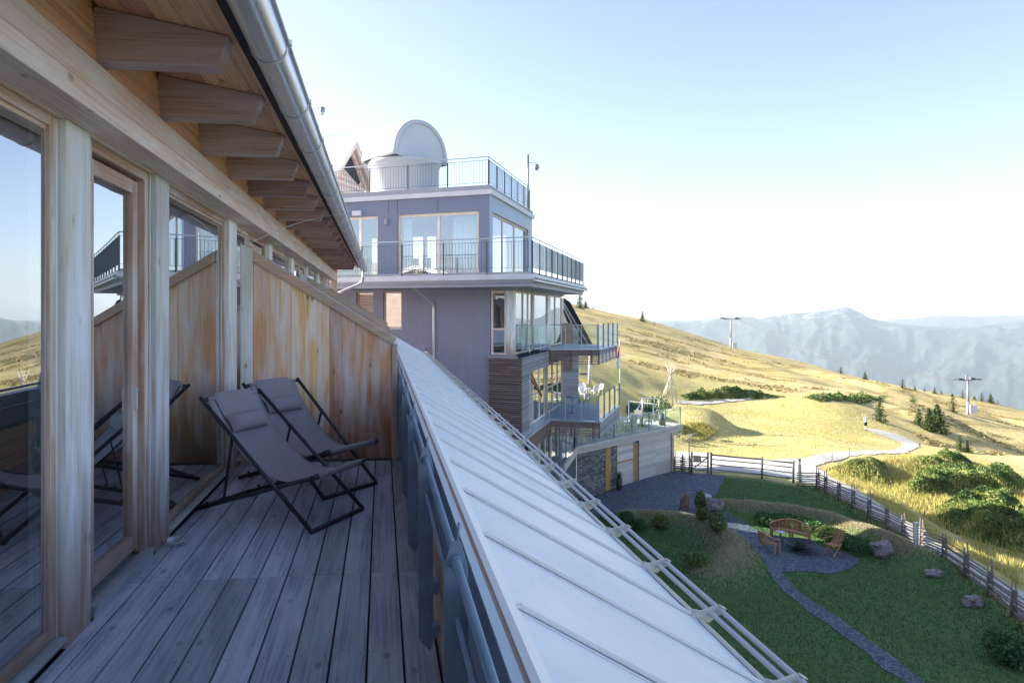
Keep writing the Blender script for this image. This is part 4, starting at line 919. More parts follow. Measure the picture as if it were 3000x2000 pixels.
# floors and roof terrace
mb = MB(); tbox(mb, UL-.12, 14.6, UR-.12, RB+.1, 6.18, 6.36); mb.build('roof_slab', 'whitetrim', tower)
mb = MB(); tbox(mb, UL-.04, 14.5, UR-.04, RB+.02, 6.362, 6.55); mb.build('roof_edge', 'fascia', tower)
mb = MB(); tbox(mb, 0, 14.5, 0, 11.76, 2.62, 2.70); tbox(mb, .06, 14.5, .06, 11.7, 2.48, 2.619); mb.build('balcony_slab', 'fascia', tower)
mb = MB()
for l0, l1, r0, r1 in ((-.07, 14.5, -.07, 0), (-.07, 0, .002, 11.85)): tbox(mb, l0, l1, r0, r1, 2.72, 2.90)
tbox(mb, 0.001, 14.5, .001, 11.76, 2.701, 2.86); mb.build('slab_gutter', 'whitetrim', tower)
mb = MB(); tbox(mb, .05, 14.5, .05, 11.7, 2.87, 2.985, grain=0); mb.build('balcony_boards', 'slatgrey', tower)
mb = MB(); tbox(mb, -.16, -.075, -.05, 11.9, 2.66, 2.695); tbox(mb, -.16, -.075, -.05, 11.9, 2.78, 2.80)
for i in range(30): tbox(mb, -.15, -.08, .3+i*.39, .34+i*.39, 2.66, 2.80)
mb.build('side_snow_catch', 'bright', tower)
def railing(P, a0, a1, zb, top, parent, step=1.55, name='railing', bal=.118, rail2=.13, glass_=False):
    r_ = None; mb = MB(); mb.tube([P(a0, 0, top), P(a1, 0, top)], .021, 8); r_ = mb.build(name, 'bright', parent)
    mb = MB(); mb.bar(P(a0, 0, top-rail2), P(a1, 0, top-rail2), .03, .012); mb.bar(P(a0, 0, zb+.10), P(a1, 0, zb+.10), .03, .012)
    n = int(abs(a1-a0)/bal)
    for i in range(n+1):
        a = a0+(a1-a0)*i/max(1, n); mb.bar(P(a, 0, zb+.10), P(a, 0, top-rail2), .012, .012)
    mb.build('baluster_panel', 'railgrey', r_)
    n = max(1, round(abs(a1-a0)/step))
    for i in range(n+1):
        a = a0+(a1-a0)*i/n; mb = MB(); mb.bar(P(a, 0, zb-.12), P(a, 0, top-rail2+.01), .05, .03); mb.tube([P(a, 0, top-rail2), P(a, 0, top)], .008, 6); mb.build('rail_post', 'railgrey', r_)
    if glass_:
        n = max(1, round(abs(a1-a0)/step))
        for i in range(n):
            p, q = a0+(a1-a0)*i/n, a0+(a1-a0)*(i+1)/n; mb = MB(); s = (q-p)*.06
            mb.face([P(p+s, .03, zb+.12), P(q-s, .03, zb+.12), P(q-s, .03, top-rail2-.02), P(p+s, .03, top-rail2-.02)]); mb.build('pane', 'glassr', r_)
    return r_
railing(lambda a, d, z: T(a, UR+.06+d, z), UL+.06, 14.3, 6.56, 7.66, tower, 1.62, 'roof_railing')
railing(lambda a, d, z: T(UL+.06+d, a, z), UR+.1, RB-.3, 6.56, 7.66, tower, 1.15, 'roof_railing', glass_=True)
railing(lambda a, d, z: T(a, .0+d, z), .0, 14.3, 3.02, 4.14, tower, 1.62, 'balcony_railing_upper')
railing(lambda a, d, z: T(.0+d, a, z), .08, 11.3, 3.02, 4.14, tower, 1.15, 'balcony_railing_upper', glass_=True)
# middle and lower storeys
LW = 1.94; OL = 1.14
mb = MB(); lh = [(6.85, 7.61, .80, 2.41), (5.64, 6.43, .98, 2.41)]
wall_holes(mb, 2.03, 14.5, -8.6, 2.479, lh, FP(LW), .35); tbox(mb, 14.2, 14.5, LW+.35, 12.2, -8.6, 2.479); tbox(mb, OL+.1, 14.2, 11.9, 12.2, -8.6, 2.479)
mb.build('render_wall', 'plaster', tower)
mb = MB(); tbox(mb, OL-.05, 14.2, LW+.02, 12, 2.41, 2.478); tbox(mb, OL, 14.2, LW+.4, 11.9, -3.3, -3.0); tbox(mb, OL, 14.2, LW+.4, 11.9, -.45, -.2); tbox(mb, OL, 14.2, LW+.4, 11.9, -5.9, -5.7); tbox(mb, 4.2, 4.4, LW+.36, 11.9, -8.6, 2.4)
mb.build('floors', 'room', tower)
mb = MB(); tbox(mb, UL+.3, 14.2, UR+.3, RB-.3, 2.99, 3.0); tbox(mb, UL+.3, 14.2, UR+.3, RB-.3, 6.1, 6.179); mb.build('upper_room', 'room', tower)
for a, b, s, e, bl in ((6.85, 7.61, .80, 2.41, 1), (5.64, 6.43, .98, 2.41, 0)):
    w_ = window(FP(LW), a, b, s, e, tower, f=.06, dep=.12)
    if bl:
        mb = MB()
        for k in range(22): mb.hexa([T(a+.07, LW+.135, s+.07+k*.066), T(b-.07, LW+.135, s+.07+k*.066), T(b-.07, LW+.145, s+.07+k*.066), T(a+.07, LW+.145, s+.07+k*.066), T(a+.07, LW+.115, s+.125+k*.066), T(b-.07, LW+.115, s+.125+k*.066), T(b-.07, LW+.125, s+.125+k*.066), T(a+.07, LW+.125, s+.125+k*.066)], grain=0)
        mb.build('shutter', 'slat', w_)
    mb = MB(); tbox(mb, a-.02, b+.02, LW-.03, LW+.12, s-.05, s-.002); mb.build('sill', 'whitetrim', w_)
mb = MB(); mb.tube([T(4.62, -.02, 2.74), T(4.6, .3, 2.6), T(4.42, 1.2, 2.25), T(4.28, LW-.06, 1.92), T(4.27, LW-.06, 1.7), T(4.27, LW-.06, -8.5)], .055, 12)
for z in (1.4, -.6, -2.6): mb.tube([T(4.27, LW-.06, z), T(4.27, LW-.06, z+.05)], .066, 12)
mb.build('downpipe', 'bright', tower)
mb = MB(); tbox(mb, 4.62, 5.15, LW-.12, LW-.002, -.35, .24); mb.build('meter_box', 'fascia', tower)
# glazed corner bay, middle storey
window(FP(LW), OL+.28, 2.0, .02, 2.40, tower, f=.07, trans=(.98,), dep=.02)
mb = MB(); tbox(mb, OL-.03, OL+.275, LW-.02, LW+.25, .0, 2.408, grain=2); mb.build('corner_post', 'post', tower)
window(SP(OL), LW+.26, 5.25, .02, 2.40, tower, f=.07, mull=(3.6, 4.5), dep=.03); window(SP(OL), 5.5, 8.3, .02, 2.40, tower, f=.07, mull=(), dep=.03); window(SP(OL), 8.9, 11.9, .02, 2.40, tower, f=.07, mull=(10.2,), dep=.03)
mb = MB(); tbox(mb, OL, OL+.2, 5.26, 5.49, .0, 2.4, grain=2); tbox(mb, OL, OL+.2, 8.32, 8.88, .0, 2.4, grain=2); mb.build('bay_post', 'post', tower)
mb = MB(); tbox(mb, OL-.10, 2.05, LW-.10, LW-.02, 2.405, 2.477); tbox(mb, OL-.10, OL-.0, LW-.02, 12, 2.405, 2.477); tbox(mb, OL-.16, 2.1, LW-.16, LW-.02, -.075, .0); mb.build('bay_frieze', 'fascia', tower)
# slatted cladding below the bay: box, bands and balcony fronts
BL = .80
def slats(mb, p, q, z0, z1, out, h=.038, gap=.034, t=.028):
    z = z1-h; p, q = Vector(p), Vector(q); o = Vector(out).normalized()*t
    while z > z0-.001:
        jit = random.uniform(-.004, .004)
        a = Vector((p.x, p.y, z+jit)); b = Vector((q.x, q.y, z+jit)); up = Vector((0, 0, h))
        mb.hexa([a, b, b+o, a+o, a+up, b+up, b+o+up, a+o+up], grain=0); z -= h+gap
def flat(p): return (p.x, p.y, 0)
mb = MB(); slats(mb, T(2.06, LW-.13), T(BL+.02, LW-.13), -6.2, -.08, -TR); mb.build('front_slats', 'slat', tower)
mb = MB(); slats(mb, T(BL, LW-.13), T(BL, 3.25), -6.2, -.72, -TL); slats(mb, T(BL, LW-.13), T(BL, 6.76), -.70, -.08, -TL); mb.build('side_slats', 'slatgrey', tower)
mb = MB(); tbox(mb, BL+.04, 2.05, LW-.12, LW+.0, -6.2, -.09); tbox(mb, BL+.04, OL-.005, LW+.0, 3.24, -6.2, -.7); tbox(mb, BL+.04, OL-.0, LW, 11.9, -.7, -.09); mb.build('slat_backing', 'dark', tower)
window(SP(OL), 3.26, 5.1, -3.0, -.72, tower, f=.07, mull=(4.6,), trans=(-1.85,), dep=.0); window(SP(OL), 5.2, 7.6, -3.0, -.72, tower, f=.07, mull=(6.5,), trans=(-1.85,), dep=.0); window(SP(OL), 8.2, 11.9, -3.0, -.72, tower, f=.07, mull=(9.4, 10.7), trans=(-1.85,), dep=.0)
mb = MB(); tbox(mb, OL, OL+.2, 7.61, 8.19, -3.0, -.72, grain=2); tbox(mb, OL, OL+.1, 5.11, 5.19, -3.0, -.72, grain=2); mb.build('bay_post', 'post', tower)
mb = MB(); a_, b_ = T(OL-.02, 4.55, -.8), T(OL-.45, 4.75, -1.75)
mb.bar(T(OL-.10, 3.75, -.78), T(OL-.5, 4.6, -1.78), .06, .06); mb.bar(T(OL-.05, 4.5, -.78), T(OL-.5, 4.62, -1.78), .05, .07); mb.build('tilted_sash', 'orange', tower)
for r_, s, e, nm in ((6.0, 0, 0, ''),): pass
window(SP(OL+.2), 5.0, 7.4, -5.8, -3.7, tower, f=.07, mull=(6.2,), dep=.0); window(SP(OL+.2), 7.5, 10.0, -5.8, -3.7, tower, f=.07, mull=(8.7,), dep=.0); window(SP(OL+.2), 10.1, 11.9, -5.8, -3.7, tower, f=.07, dep=.0)
# balconies
def balcony(z, pts, label, band=.67):
    """pts: B, C, D outline corners in (l, r)"""
    (bl, br), (cl, cr), (dl, dr) = pts; t = MB(); Pz = lambda l, r, zz: T(l, r, zz)
    t.prism([Pz(OL, br, z-.06), Pz(bl, br, z-.06), Pz(cl, cr, z-.06), Pz(dl, dr, z-.06), Pz(OL, dr, z-.06)], (0, 0, .05)); dk = t.build('balcony_floor', 'deck', tower)
    e = MB()
    P = [Vector(Pz(bl, br, 0)), Vector(Pz(cl, cr, 0)), Vector(Pz(dl, dr, 0))]
    for a, b in zip(P, P[1:]):
        d = (b-a).normalized(); o = Vector((d.y, -d.x, 0)); o = o if o.dot(-TL) > -.3 and o.dot(Vector((0, -1, 0))+(-TL)) > 0 else -o
        m_ = MB(); slats(m_, a+Vector((0, 0, z)), b+Vector((0, 0, z)), z-band, z-.035, o); m_.build('balcony_slats', 'slat' if a is P[0] else 'slatgrey', tower)
        e.hexa([a+o*.05+Vector((0, 0, z-.03)), b+o*.05+Vector((0, 0, z-.03)), b-o*.2+Vector((0, 0, z-.03)), a-o*.2+Vector((0, 0, z-.03)), a+o*.05+Vector((0, 0, z+.015)), b+o*.05+Vector((0, 0, z+.015)), b-o*.2+Vector((0, 0, z+.015)), a-o*.2+Vector((0, 0, z+.015))])
        bk = MB()
        for k in range(int((b-a).length/.9)+2):
            q = a.lerp(b, min(.98, k*.9/(b-a).length)+.01)-o*.03; bk.bar((q.x, q.y, z-band), (q.x, q.y, z-.04), .05, .05, up=(0, 1, 0))
        bk.build('slat_battens', 'dark', tower)
        q = MB(); q.hexa([a-o*.09+Vector((0, 0, z-.28)), b-o*.09+Vector((0, 0, z-.28)), b-o*.14+Vector((0, 0, z-.28)), a-o*.14+Vector((0, 0, z-.28)), a-o*.09+Vector((0, 0, z-.04)), b-o*.09+Vector((0, 0, z-.04)), b-o*.14+Vector((0, 0, z-.04)), a-o*.14+Vector((0, 0, z-.04))]); q.build('edge_beam', 'fascia', tower)
    e.build('edge_cap', 'capmetal', tower)
    # glass balustrade
    gb = MB(); gb.tube([Pz(bl, br, z+1.06), Pz(cl+.12, cr, z+1.06)], .014, 8); gr = gb.build('glass_railing', 'bright', tower)
    for a, b, n, pm in (((bl, br), (cl+.1, cr), 3, 'bright'), ((cl+.06, cr+.05), (dl, dr), 4, 'bluesteel')):
        a3, b3 = Pz(*a, z), Pz(*b, z)
        for i in range(n+1):
            p = a3.lerp(b3, i/n); g = MB()
            w_ = .03 if pm == 'bright' else .055
            g.bar((p.x, p.y, z-.02), (p.x, p.y, z+(1.06 if pm == 'bright' else 1.10)), w_*.5 if pm == 'bright' else w_, w_, up=(0, 1, 0)); g.build('rail_post', pm, gr)
            if i < n:
                p2 = a3.lerp(b3, (i+1)/n); d = (p2-p)*.04; g = MB(); g.face([p+d+Vector((0, 0, .06)), p2-d+Vector((0, 0, .06)), p2-d+Vector((0, 0, 1.03)), p+d+Vector((0, 0, 1.03))]); g.build('pane', 'glassr', gr)
    if z > -1:
        a3, b3 = Pz(OL-.14, LW+.1, z), Pz(bl, br, z); g = MB(); g.tube([a3+Vector((0, 0, 1.06)), b3+Vector((0, 0, 1.06))], .012, 8); g.build('side_rail', 'bright', gr)
        for i in range(3):
            p, p2 = a3.lerp(b3, i/3), a3.lerp(b3, (i+1)/3); d = (p2-p)*.03; g = MB(); g.face([p+d+Vector((0, 0, .06)), p2-d+Vector((0, 0, .06)), p2-d+Vector((0, 0, 1.03)), p+d+Vector((0, 0, 1.03))]); g.build('pane', 'glassr', gr)
            g = MB(); g.bar((p2.x, p2.y, z), (p2.x, p2.y, z+1.05), .02, .02, up=(0, 1, 0)); g.build('rail_post', 'bright', gr)
balcony(0, [(.75, 6.76), (-1.29, 7.44), (-1.56, 12.2)], '')
balcony(-3.0, [(.67, 6.34), (-1.43, 6.47), (-1.68, 12.0)], '', .70)
mb = MB(); slats(mb, T(.62, LW+.2), T(.67, 6.34), -3.62, -3.05, -TL); mb.build('side_slats', 'slat', tower)
mb = MB(); mb.prism([T(OL+.1, LW+.2, -3.04), T(.62, LW+.2, -3.04), T(.62, 6.36, -3.04), T(OL+.1, 6.36, -3.04)], (0, 0, .045)); mb.build('edge_cap', 'capmetal', tower)
mb = MB(); mb.prism([T(OL+.1, LW+.3, -3.6), T(.66, LW+.3, -3.6), T(.7, 6.3, -3.6), T(OL+.1, 6.3, -3.6)], (0, 0, .54)); mb.build('band_core', 'dark', tower)
# furniture seen on the lower balcony and in the upper room
def bistro_chair():
    r = thing('balcony_chair', (0, 0, 0), 'x', 'chair', 'wire chairs on the lower balcony'); mb = MB()
    for sx, sy in ((-1, -1), (1, -1), (1, 1), (-1, 1)): mb.tube([(sx*.2, sy*.2, 0), (sx*.17, sy*.17, .44)], .011, 6)
    mb.build('legs', 'fascia', r, local=True); mb = MB(); mb.box(-.21, .21, -.21, .21, .44, .47); mb.build('seat', 'fascia', r, local=True, bevel=.01)
    mb = MB()
    mb.tube([(-.19, .2, .45), (-.2, .27, .85), (.2, .27, .85), (.19, .2, .45)], .012, 6)
    for x in (-.12, -.04, .04, .12): mb.tube([(x, .2, .46), (x, .27, .85)], .008, 6)
    mb.build('backrest', 'fascia', r, local=True); return r
bc = bistro_chair(); tag(bc, 'grey metal chair left of the small table on the lower balcony'); bc.location = T(.55, 8.6, -3.0); bc.rotation_euler = (0, 0, 1.2)
b2 = copy_tree(bc); tag(b2, 'grey metal chair right of the small table on the lower balcony'); b2.location = T(-.35, 8.9, -3.0); b2.rotation_euler = (0, 0, -1.3)
t_ = thing('balcony_table', T(.1, 8.7, -3.0), 'small round grey table between the two chairs on the lower balcony', 'table'); c = T(.1, 8.75, -3.0)
mb = MB(); mb.lathe(c, [(0, .70), (.32, .70), (.33, .715), (.32, .73), (0, .73)], 24); mb.build('tabletop', 'fascia', t_)
mb = MB(); mb.tube([c, c+Vector((0, 0, .7))], .025, 8); mb.lathe(c, [(.2, 0), (.2, .02), (.03, .04)], 16); mb.build('pedestal', 'steel', t_)
def restaurant_chair():
    r = thing('dining_chair', (0, 0, 0), 'x', 'chair', 'dark chairs stacked upside down in the upper room'); mb = MB()
    mb.box(-.2, .2, -.2, .2, .44, .48); mb.build('seat', 'alu', r, local=True); mb = MB(); mb.box(-.2, .2, .17, .2, .5, .92); mb.build('backrest', 'alu', r, local=True, bevel=.01); mb = MB()
    for sx, sy in ((-1, -1), (1, -1), (1, 1), (-1, 1)): mb.bar((sx*.18, sy*.18, 0), (sx*.17, sy*.17, .45), .03, .03)
    mb.build('legs', 'alu', r, local=True); return r
rc = restaurant_chair(); pos = [(3.5+.55*i, 4.6+.35*(i % 2)) for i in range(6)]
rc['group'] = 'dark chairs behind the upper windows'
for i, (l, r_) in enumerate(pos):
    o = rc if i == 0 else copy_tree(rc); tag(o, 'dark chair in the upper room behind the railing, ' + ['rightmost', 'second from right', 'third from right', 'third from left', 'second from left', 'leftmost'][i] + ' of six'); o.location = T(l, r_, 3.0); o.rotation_euler = (0, 0, random.uniform(-3, 3))
# ------------------------------------------------------------------ terrace annex with garage
ax = thing('garage_annex', (14, 39, GZ), 'low annex with slate wall and silvered wooden garage front under the glass-fenced terrace', 'building')
A0, Bk, Tp = Vector((8.74, 32.17, 0)), Vector((10.59, 36.3, 0)), Vector((19.62, 42.87, 0)); bk1, bk0 = Vector((17.2, 46.2, 0)), Vector((5.0, 45.5, 0)); TZ = -5.8
Z = lambda p, z: Vector((p.x, p.y, z))
mb = MB(); mb.prism([Z(A0, TZ-.12), Z(Bk, TZ-.12), Z(Tp, TZ-.12), Z(bk1, TZ-.12), Z(bk0, TZ-.12), Z(Vector((6.5, 33, 0)), TZ-.12)], (0, 0, .12)); mb.build('terrace_floor', 'slatgrey', ax)
mb = MB()
for a, b in ((A0, Bk), (Bk, Tp), (Tp, bk1)):
    d = (b-a).normalized(); o = Vector((d.y, -d.x, 0)); 
    for k in range(3): z0 = TZ-.34+k*.145; mb.hexa([Z(a+o*.04, z0), Z(b+o*.04, z0), Z(b-o*.05, z0), Z(a-o*.05, z0), Z(a+o*.04, z0+.135), Z(b+o*.04, z0+.135), Z(b-o*.05, z0+.135), Z(a-o*.05, z0+.135)], grain=0)
mb.build('edge_boards', 'garage', ax)
g0, gd = Vector((10.92, 36.76, 0)), Vector((.824, .566, 0)).normalized(); gn = Vector((gd.y, -gd.x, 0))
GP = lambda a, d, z: g0+gd*a-gn*d+Vector((0, 0, z))
def gbox(mb, a0, a1, d0, d1, z0, z1, **k): mb.hexa([GP(a0, d0, z0), GP(a1, d0, z0), GP(a1, d1, z0), GP(a0, d1, z0), GP(a0, d0, z1), GP(a1, d0, z1), GP(a1, d1, z1), GP(a0, d1, z1)], **k)
def slate(mb, a0, a1, z0, z1):
    z = z0
    while z < z1-.02:
        h = random.uniform(.035, .085); a = a0
        while a < a1-.01:
            w_ = min(random.uniform(.12, .42), a1-a); gbox(mb, a, a+w_-.004, random.uniform(-.03, .012), .06, z, min(z+h-.006, z1)); a += w_
        z += h
mb = MB(); slate(mb, -.2, 2.2, GZ-.2, TZ-.35); slate(mb, -2.6, -.2, GZ-.2, GZ+1.0); mb2 = MB(); slate(mb2, 2.72, 3.38, GZ-.2, TZ-.35)
M['stone'] = plain('slate courses', (.20, .19, .195), .85, 0, .45, 2.2, .5, 30.)
def rndcol(name, stops, rough):
    m, n, b = mat(name); at = N(n, 'ShaderNodeAttribute', attribute_name='rnd'); c = ramp(n, at.outputs['Fac'], stops)
    tc = N(n, 'ShaderNodeTexCoord'); t = N(n, 'ShaderNodeTexNoise', i_Scale=9., i_Detail=5.); n.links.new(tc.outputs['Object'], t.inputs['Vector'])
    c = mixc(n, math_(n, 'MULTIPLY', t.outputs[0], .7), c, (.06, .055, .06)); n.links.new(c, b.inputs['Base Color']); b.inputs['Roughness'].default_value = rough; return m
M['stone'] = rndcol('slate courses', [(0., (.07, .065, .075)), (.5, (.19, .18, .185)), (.85, (.30, .28, .27)), (1., (.42, .41, .40))], .85)
mb.build('slate_wall', 'stone', ax); mb2.build('slate_pier', 'stone', ax)
mb = MB(); gbox(mb, 2.21, 2.71, -.05, .1, GZ-.05, TZ-.35, grain=2); mb.build('wood_pillar', 'orange', ax)
mb = MB(); gbox(mb, -2.6, 5.4, .065, .3, GZ-.3, TZ-.13); gbox(mb, 5.0, 9.1, .2, .4, GZ-.3, TZ-.13); mb.build('core_wall', 'room', ax)
mb = MB()
for z0 in np.arange(GZ, TZ-.4, .205):
    gbox(mb, 3.39, 4.98, .0, .062, z0, z0+.2, grain=0); z1 = z0
mb.build('side_panels', 'garage', ax)
mb = MB(); gbox(mb, 4.98, 5.55, .03, .1, GZ, TZ-.5, grain=2); gbox(mb, 3.4, 5.0, -.02, -.0, GZ+1.35, GZ+1.44, grain=0); mb.build('door_reveal', 'orange', ax)
mb = MB()
for k in range(13):
    z0 = GZ+.02+k*.205
    if z0 > TZ-.4: break
    for a, b in ((5.56, 7.3), (7.302, 9.0)): gbox(mb, a, b, -.02, .02, z0, min(z0+.198, TZ-.35), grain=0)
mb.build('garage_door', 'garage', ax)
mb = MB(); gbox(mb, 9.02, 9.10, -.01, .12, GZ, TZ-.35, grain=2); gbox(mb, 9.13, 9.36, -.06, .2, GZ, TZ-.35, grain=2); mb.build('end_post', 'cap', ax)
mb = MB(); mb.prism([GP(9.3, .1, GZ-.3), GP(9.3, 4.2, GZ-.3), GP(9.1, 4.2, GZ-.3), GP(9.1, .1, GZ-.3)], (0, 0, 2.6)); mb.build('end_wall', 'plaster', ax)
window(lambda a, d, z: GP(a, d, z), -2.2, -.3, GZ+1.02, TZ-.4, ax, f=.07, mull=(-1.5,), dep=-.02)
def glass_run(pts, zb, h, parent, step, name='glass_railing', lean=0):
    gr = None; mb = MB()
    for a, b in zip(pts, pts[1:]): mb.tube([Z(a, zb+h), Z(b, zb+h)], .012, 6)
    gr = mb.build(name, 'bright', parent)
    for a, b in zip(pts, pts[1:]):
        n = max(1, round((b-a).length/step))
        for i in range(n+1):
            p = a.lerp(b, i/n); g = MB(); g.bar(Z(p, zb-.1), Z(p, zb+h+.03), .06, .07, up=(0, 1, 0)); g.build('rail_post', 'bluesteel', gr)
            if i < n: p2 = a.lerp(b, (i+1)/n); d = (p2-p)*.05; g = MB(); g.face([Z(p+d, zb+.06), Z(p2-d, zb+.06), Z(p2-d, zb+h-.03), Z(p+d, zb+h-.03)]); g.build('pane', 'glassr', gr)
ins = lambda p, q: p+(q-p)*.0
glass_run([A0+Vector((-.1, .1, 0)), Bk+Vector((-.12, .08, 0)), Tp+Vector((-.15, .0, 0))], TZ, 1.2, ax, 1.75)
glass_run([Tp+Vector((-.15, 0.05, 0)), bk1+Vector((0, -.1, 0))], TZ, 1.2, ax, 1.8)
# wood clad wing and steep roof behind the balconies
wg = thing('wood_wing', T(1, 13.5, -3), 'board-clad wing with a steep dark roof behind the two corner balconies', 'building')
wl = atz(1640, 1158, -3.0); wr = atz(1695, 1158, -3.0); d = (wr-wl).normalized(); wl2 = wl-d*5; bkv = Vector((-d.y, d.x, 0))*8
mb = MB(); z0 = -3.1
while z0 < .6:
    a, b = Z(wl2, z0), Z(wr, z0); mb.hexa([a, b, b+bkv*.01, a+bkv*.01, a+Vector((0, 0, .19)), b+Vector((0, 0, .19)), b+bkv*.01+Vector((0, 0, .19)), a+bkv*.01+Vector((0, 0, .19))], grain=0); z0 += .2
mb.build('cladding', 'slatgrey', wg)
mb = MB(); a, b = Z(wl2, -4.4)+bkv*.012, Z(wr, -4.4)+bkv*.012; mb.hexa([a, b, b+bkv, a+bkv, a+Vector((0, 0, 5.0)), b+Vector((0, 0, 5.0)), b+bkv+Vector((0, 0, 5)), a+bkv+Vector((0, 0, 5))]); mb.build('wall', 'slatgrey', wg)
mb = MB(); a = wl-d*.0; mb.hexa([Z(a, -1.55)-bkv*.02, Z(a+d*.7, -1.55)-bkv*.02, Z(a+d*.7, -1.55), Z(a, -1.55), Z(a, 1.0)-bkv*.02, Z(a+d*.7, 1.0)-bkv*.02, Z(a+d*.7, 1.0), Z(a, 1.0)], grain=2); mb.build('shutter', 'slat', wg)
zc = 38.; q = [ray(zc, 1652, 872), ray(zc, 1670, 884), ray(zc, 1736, 1008), ray(zc, 1688, 1008), ray(zc, 1650, 912)]
mb = MB(); mb.prism(q, (1.0, 6, 0)); mb.build('steep_roof', 'darkgap', wg)
for f_ in (.35, .7):
    mb = MB(); a = q[4].lerp(q[0], f_*.7+.1); b = q[3].lerp(q[2], f_); mb.bar(a+Vector((0, -.05, 0)), b+Vector((0, -.05, 0)), .05, .08); mb.build('roof_batten', 'fascia', wg)
# unseen block added behind the tower to cast the garden's shadow edge
mb = MB(); mb.box(-22, 4.8, 42, 51, GZ, -.2); hw = thing('hidden_shade_block', (-8, 46, GZ), 'unseen gabled block added behind the tower to shade the garden', 'building'); mb.build('wall', 'plaster', hw)
mb = MB(); mb.prism([(4.9, 41.6, -.2), (4.9, 51.2, -.2), (4.9, 46.4, 2.6)], (-27, 0, 0)); mb.build('roof', 'fascia', hw)
# ------------------------------------------------------------------ on the roof terrace
ob = thing('observatory_dome', T(7.25, 5.97, 6.5), 'white rounded observatory dome on the roof terrace', 'observatory'); oc = T(7.25, 5.97, 0)
mb = MB(); R0 = 1.62; mb.lathe(Z(oc, 0), [(R0-.06, 6.5), (R0-.06, 8.18), (R0+.02, 8.2), (R0+.04, 8.30), (R0-.02, 8.36)], 64); mb.build('drum', 'white', ob)
fa = math.radians(139); fx = Vector((math.sin(fa), math.cos(fa), 0)); sx = Vector((fx.y, -fx.x, 0)); mb = MB(); rows = []
def arch(R, k=28): return [(R*math.cos(t), (R+.14)*math.sin(t)**.92 if 0 < t < math.pi else 0) for t in np.linspace(math.pi, 0, k)]
for dpt, R in ((1.12, 1.60), (1.02, 1.63), (.6, 1.63), (0, 1.64), (-.6, 1.63), (-1.0, 1.58), (-1.3, 1.42), (-1.5, 1.15), (-1.62, .75), (-1.68, .3), (-1.70, .02)):
    rows.append([(oc+fx*dpt+sx*a)[:2]+(8.34+h*(1 if dpt > -.9 else (R/1.63)**.6),) for a, h in arch(R)])
mb.grid(rows); mb.build('barrel_shell', 'white', ob, solid=.02)
mb = MB(); R = 1.60; A1 = arch(R); A2 = arch(1.44)
rows = [[(oc+fx*1.13+sx*a)[:2]+(8.34+h,) for a, h in A1], [(oc+fx*1.17+sx*a)[:2]+(8.34+h,) for a, h in A1], [(oc+fx*1.17+sx*a)[:2]+(8.34+h,) for a, h in A2], [(oc+fx*1.10+sx*a)[:2]+(8.34+h,) for a, h in A2]]
mb.grid(rows); mb.build('rim', 'white', ob)
mb = MB(); mb.face([(oc+fx*1.11+sx*a)[:2]+(8.34+h,) for a, h in A2]); mb.build('end_shutter', 'white', ob)
mb = MB(); mb.box(oc.x-.1, oc.x+.1, oc.y-.1, oc.y+.1, 8.2, 8.3); mb.tube([oc-fx*.9-sx*1.4+Vector((0, 0, 8.36)), oc+fx*1.1-sx*1.62+Vector((0, 0, 8.42)), oc+fx*1.5-sx*.8+Vector((0, 0, 8.40))], .02, 6); mb.build('guide_rail', 'fascia', ob)
hut = thing('roof_gable', (-1.6, 34.4, 7), 'small wooden gable with pale rafters left of the observatory dome', 'dormer'); ap = ray(34, 1023, 420)
hz = lambda r, z, dl=0: Z(ap+TR*r+TL*dl, z); az_ = ap.z; hw_ = 2.05; th = .16
for s in (-1, 1):
    e = az_-1.95
    mb = MB(); P = [hz(0, az_, -.45), hz(s*hw_, e, -.45), hz(s*hw_, e, 6), hz(0, az_, 6)]; up = Vector((0, 0, th)); mb.hexa([P[0], P[1], P[2], P[3], P[0]+up, P[1]+up, P[2]+up, P[3]+up]); mb.build('roof_slope', 'roofmetal', hut)
    for o_, zz in ((-.40, -.24), (-.12, -.42)):
        mb = MB(); mb.hexa([hz(0, az_+zz, o_), hz(s*(hw_-.02), e+zz, o_), hz(s*(hw_-.02), e+zz, o_+.09), hz(0, az_+zz, o_+.09), hz(0, az_-.01, o_), hz(s*(hw_-.02), e-.01, o_), hz(s*(hw_-.02), e-.01, o_+.09), hz(0, az_-.01, o_+.09)], grain=0); mb.build('verge_board', 'lintel', hut)
mb = MB()
z0 = 6.5
while z0 < az_-.5:
    w_ = min(1.75, (az_-z0-.25)*1.05); mb.hexa([hz(-w_, z0, 0), hz(w_, z0, 0), hz(w_, z0, .05), hz(-w_, z0, .05), hz(-w_+.1, z0+.13, 0), hz(w_-.1, z0+.13, 0), hz(w_-.1, z0+.13, .05), hz(-w_+.1, z0+.13, .05)], grain=0); z0 += .14
mb.build('gable_cladding', 'lintel', hut)
mb = MB(); mb.hexa([hz(-.55, az_-1.35, -.03), hz(.95, az_-1.9, -.03), hz(1.15, az_-1.75, -.03), hz(.15, az_-.62, -.03), hz(-.55, az_-1.35, .02), hz(.95, az_-1.9, .02), hz(1.15, az_-1.75, .02), hz(.15, az_-.62, .02)]); mb.build('dark_opening', 'dark', hut)
mb = MB(); mb.tube([hz(0, az_+.2, -.2), hz(0, az_+.45, .3), hz(0, az_+.45, 5), hz(0, az_+.2, 5.4)], .02, 6); mb.build('ridge_rail', 'bright', hut)
cp = thing('camera_mast', T(UL+.02, UR+6.5, 6.5), 'slim grey mast with a small dome camera at the terrace corner', 'mast'); b0 = T(UL+.0, UR+6.5, 6.4)
mb = MB(); mb.tube([b0, Z(b0, 9.14)], .055, 10); mb.build('pole', 'steel', cp)
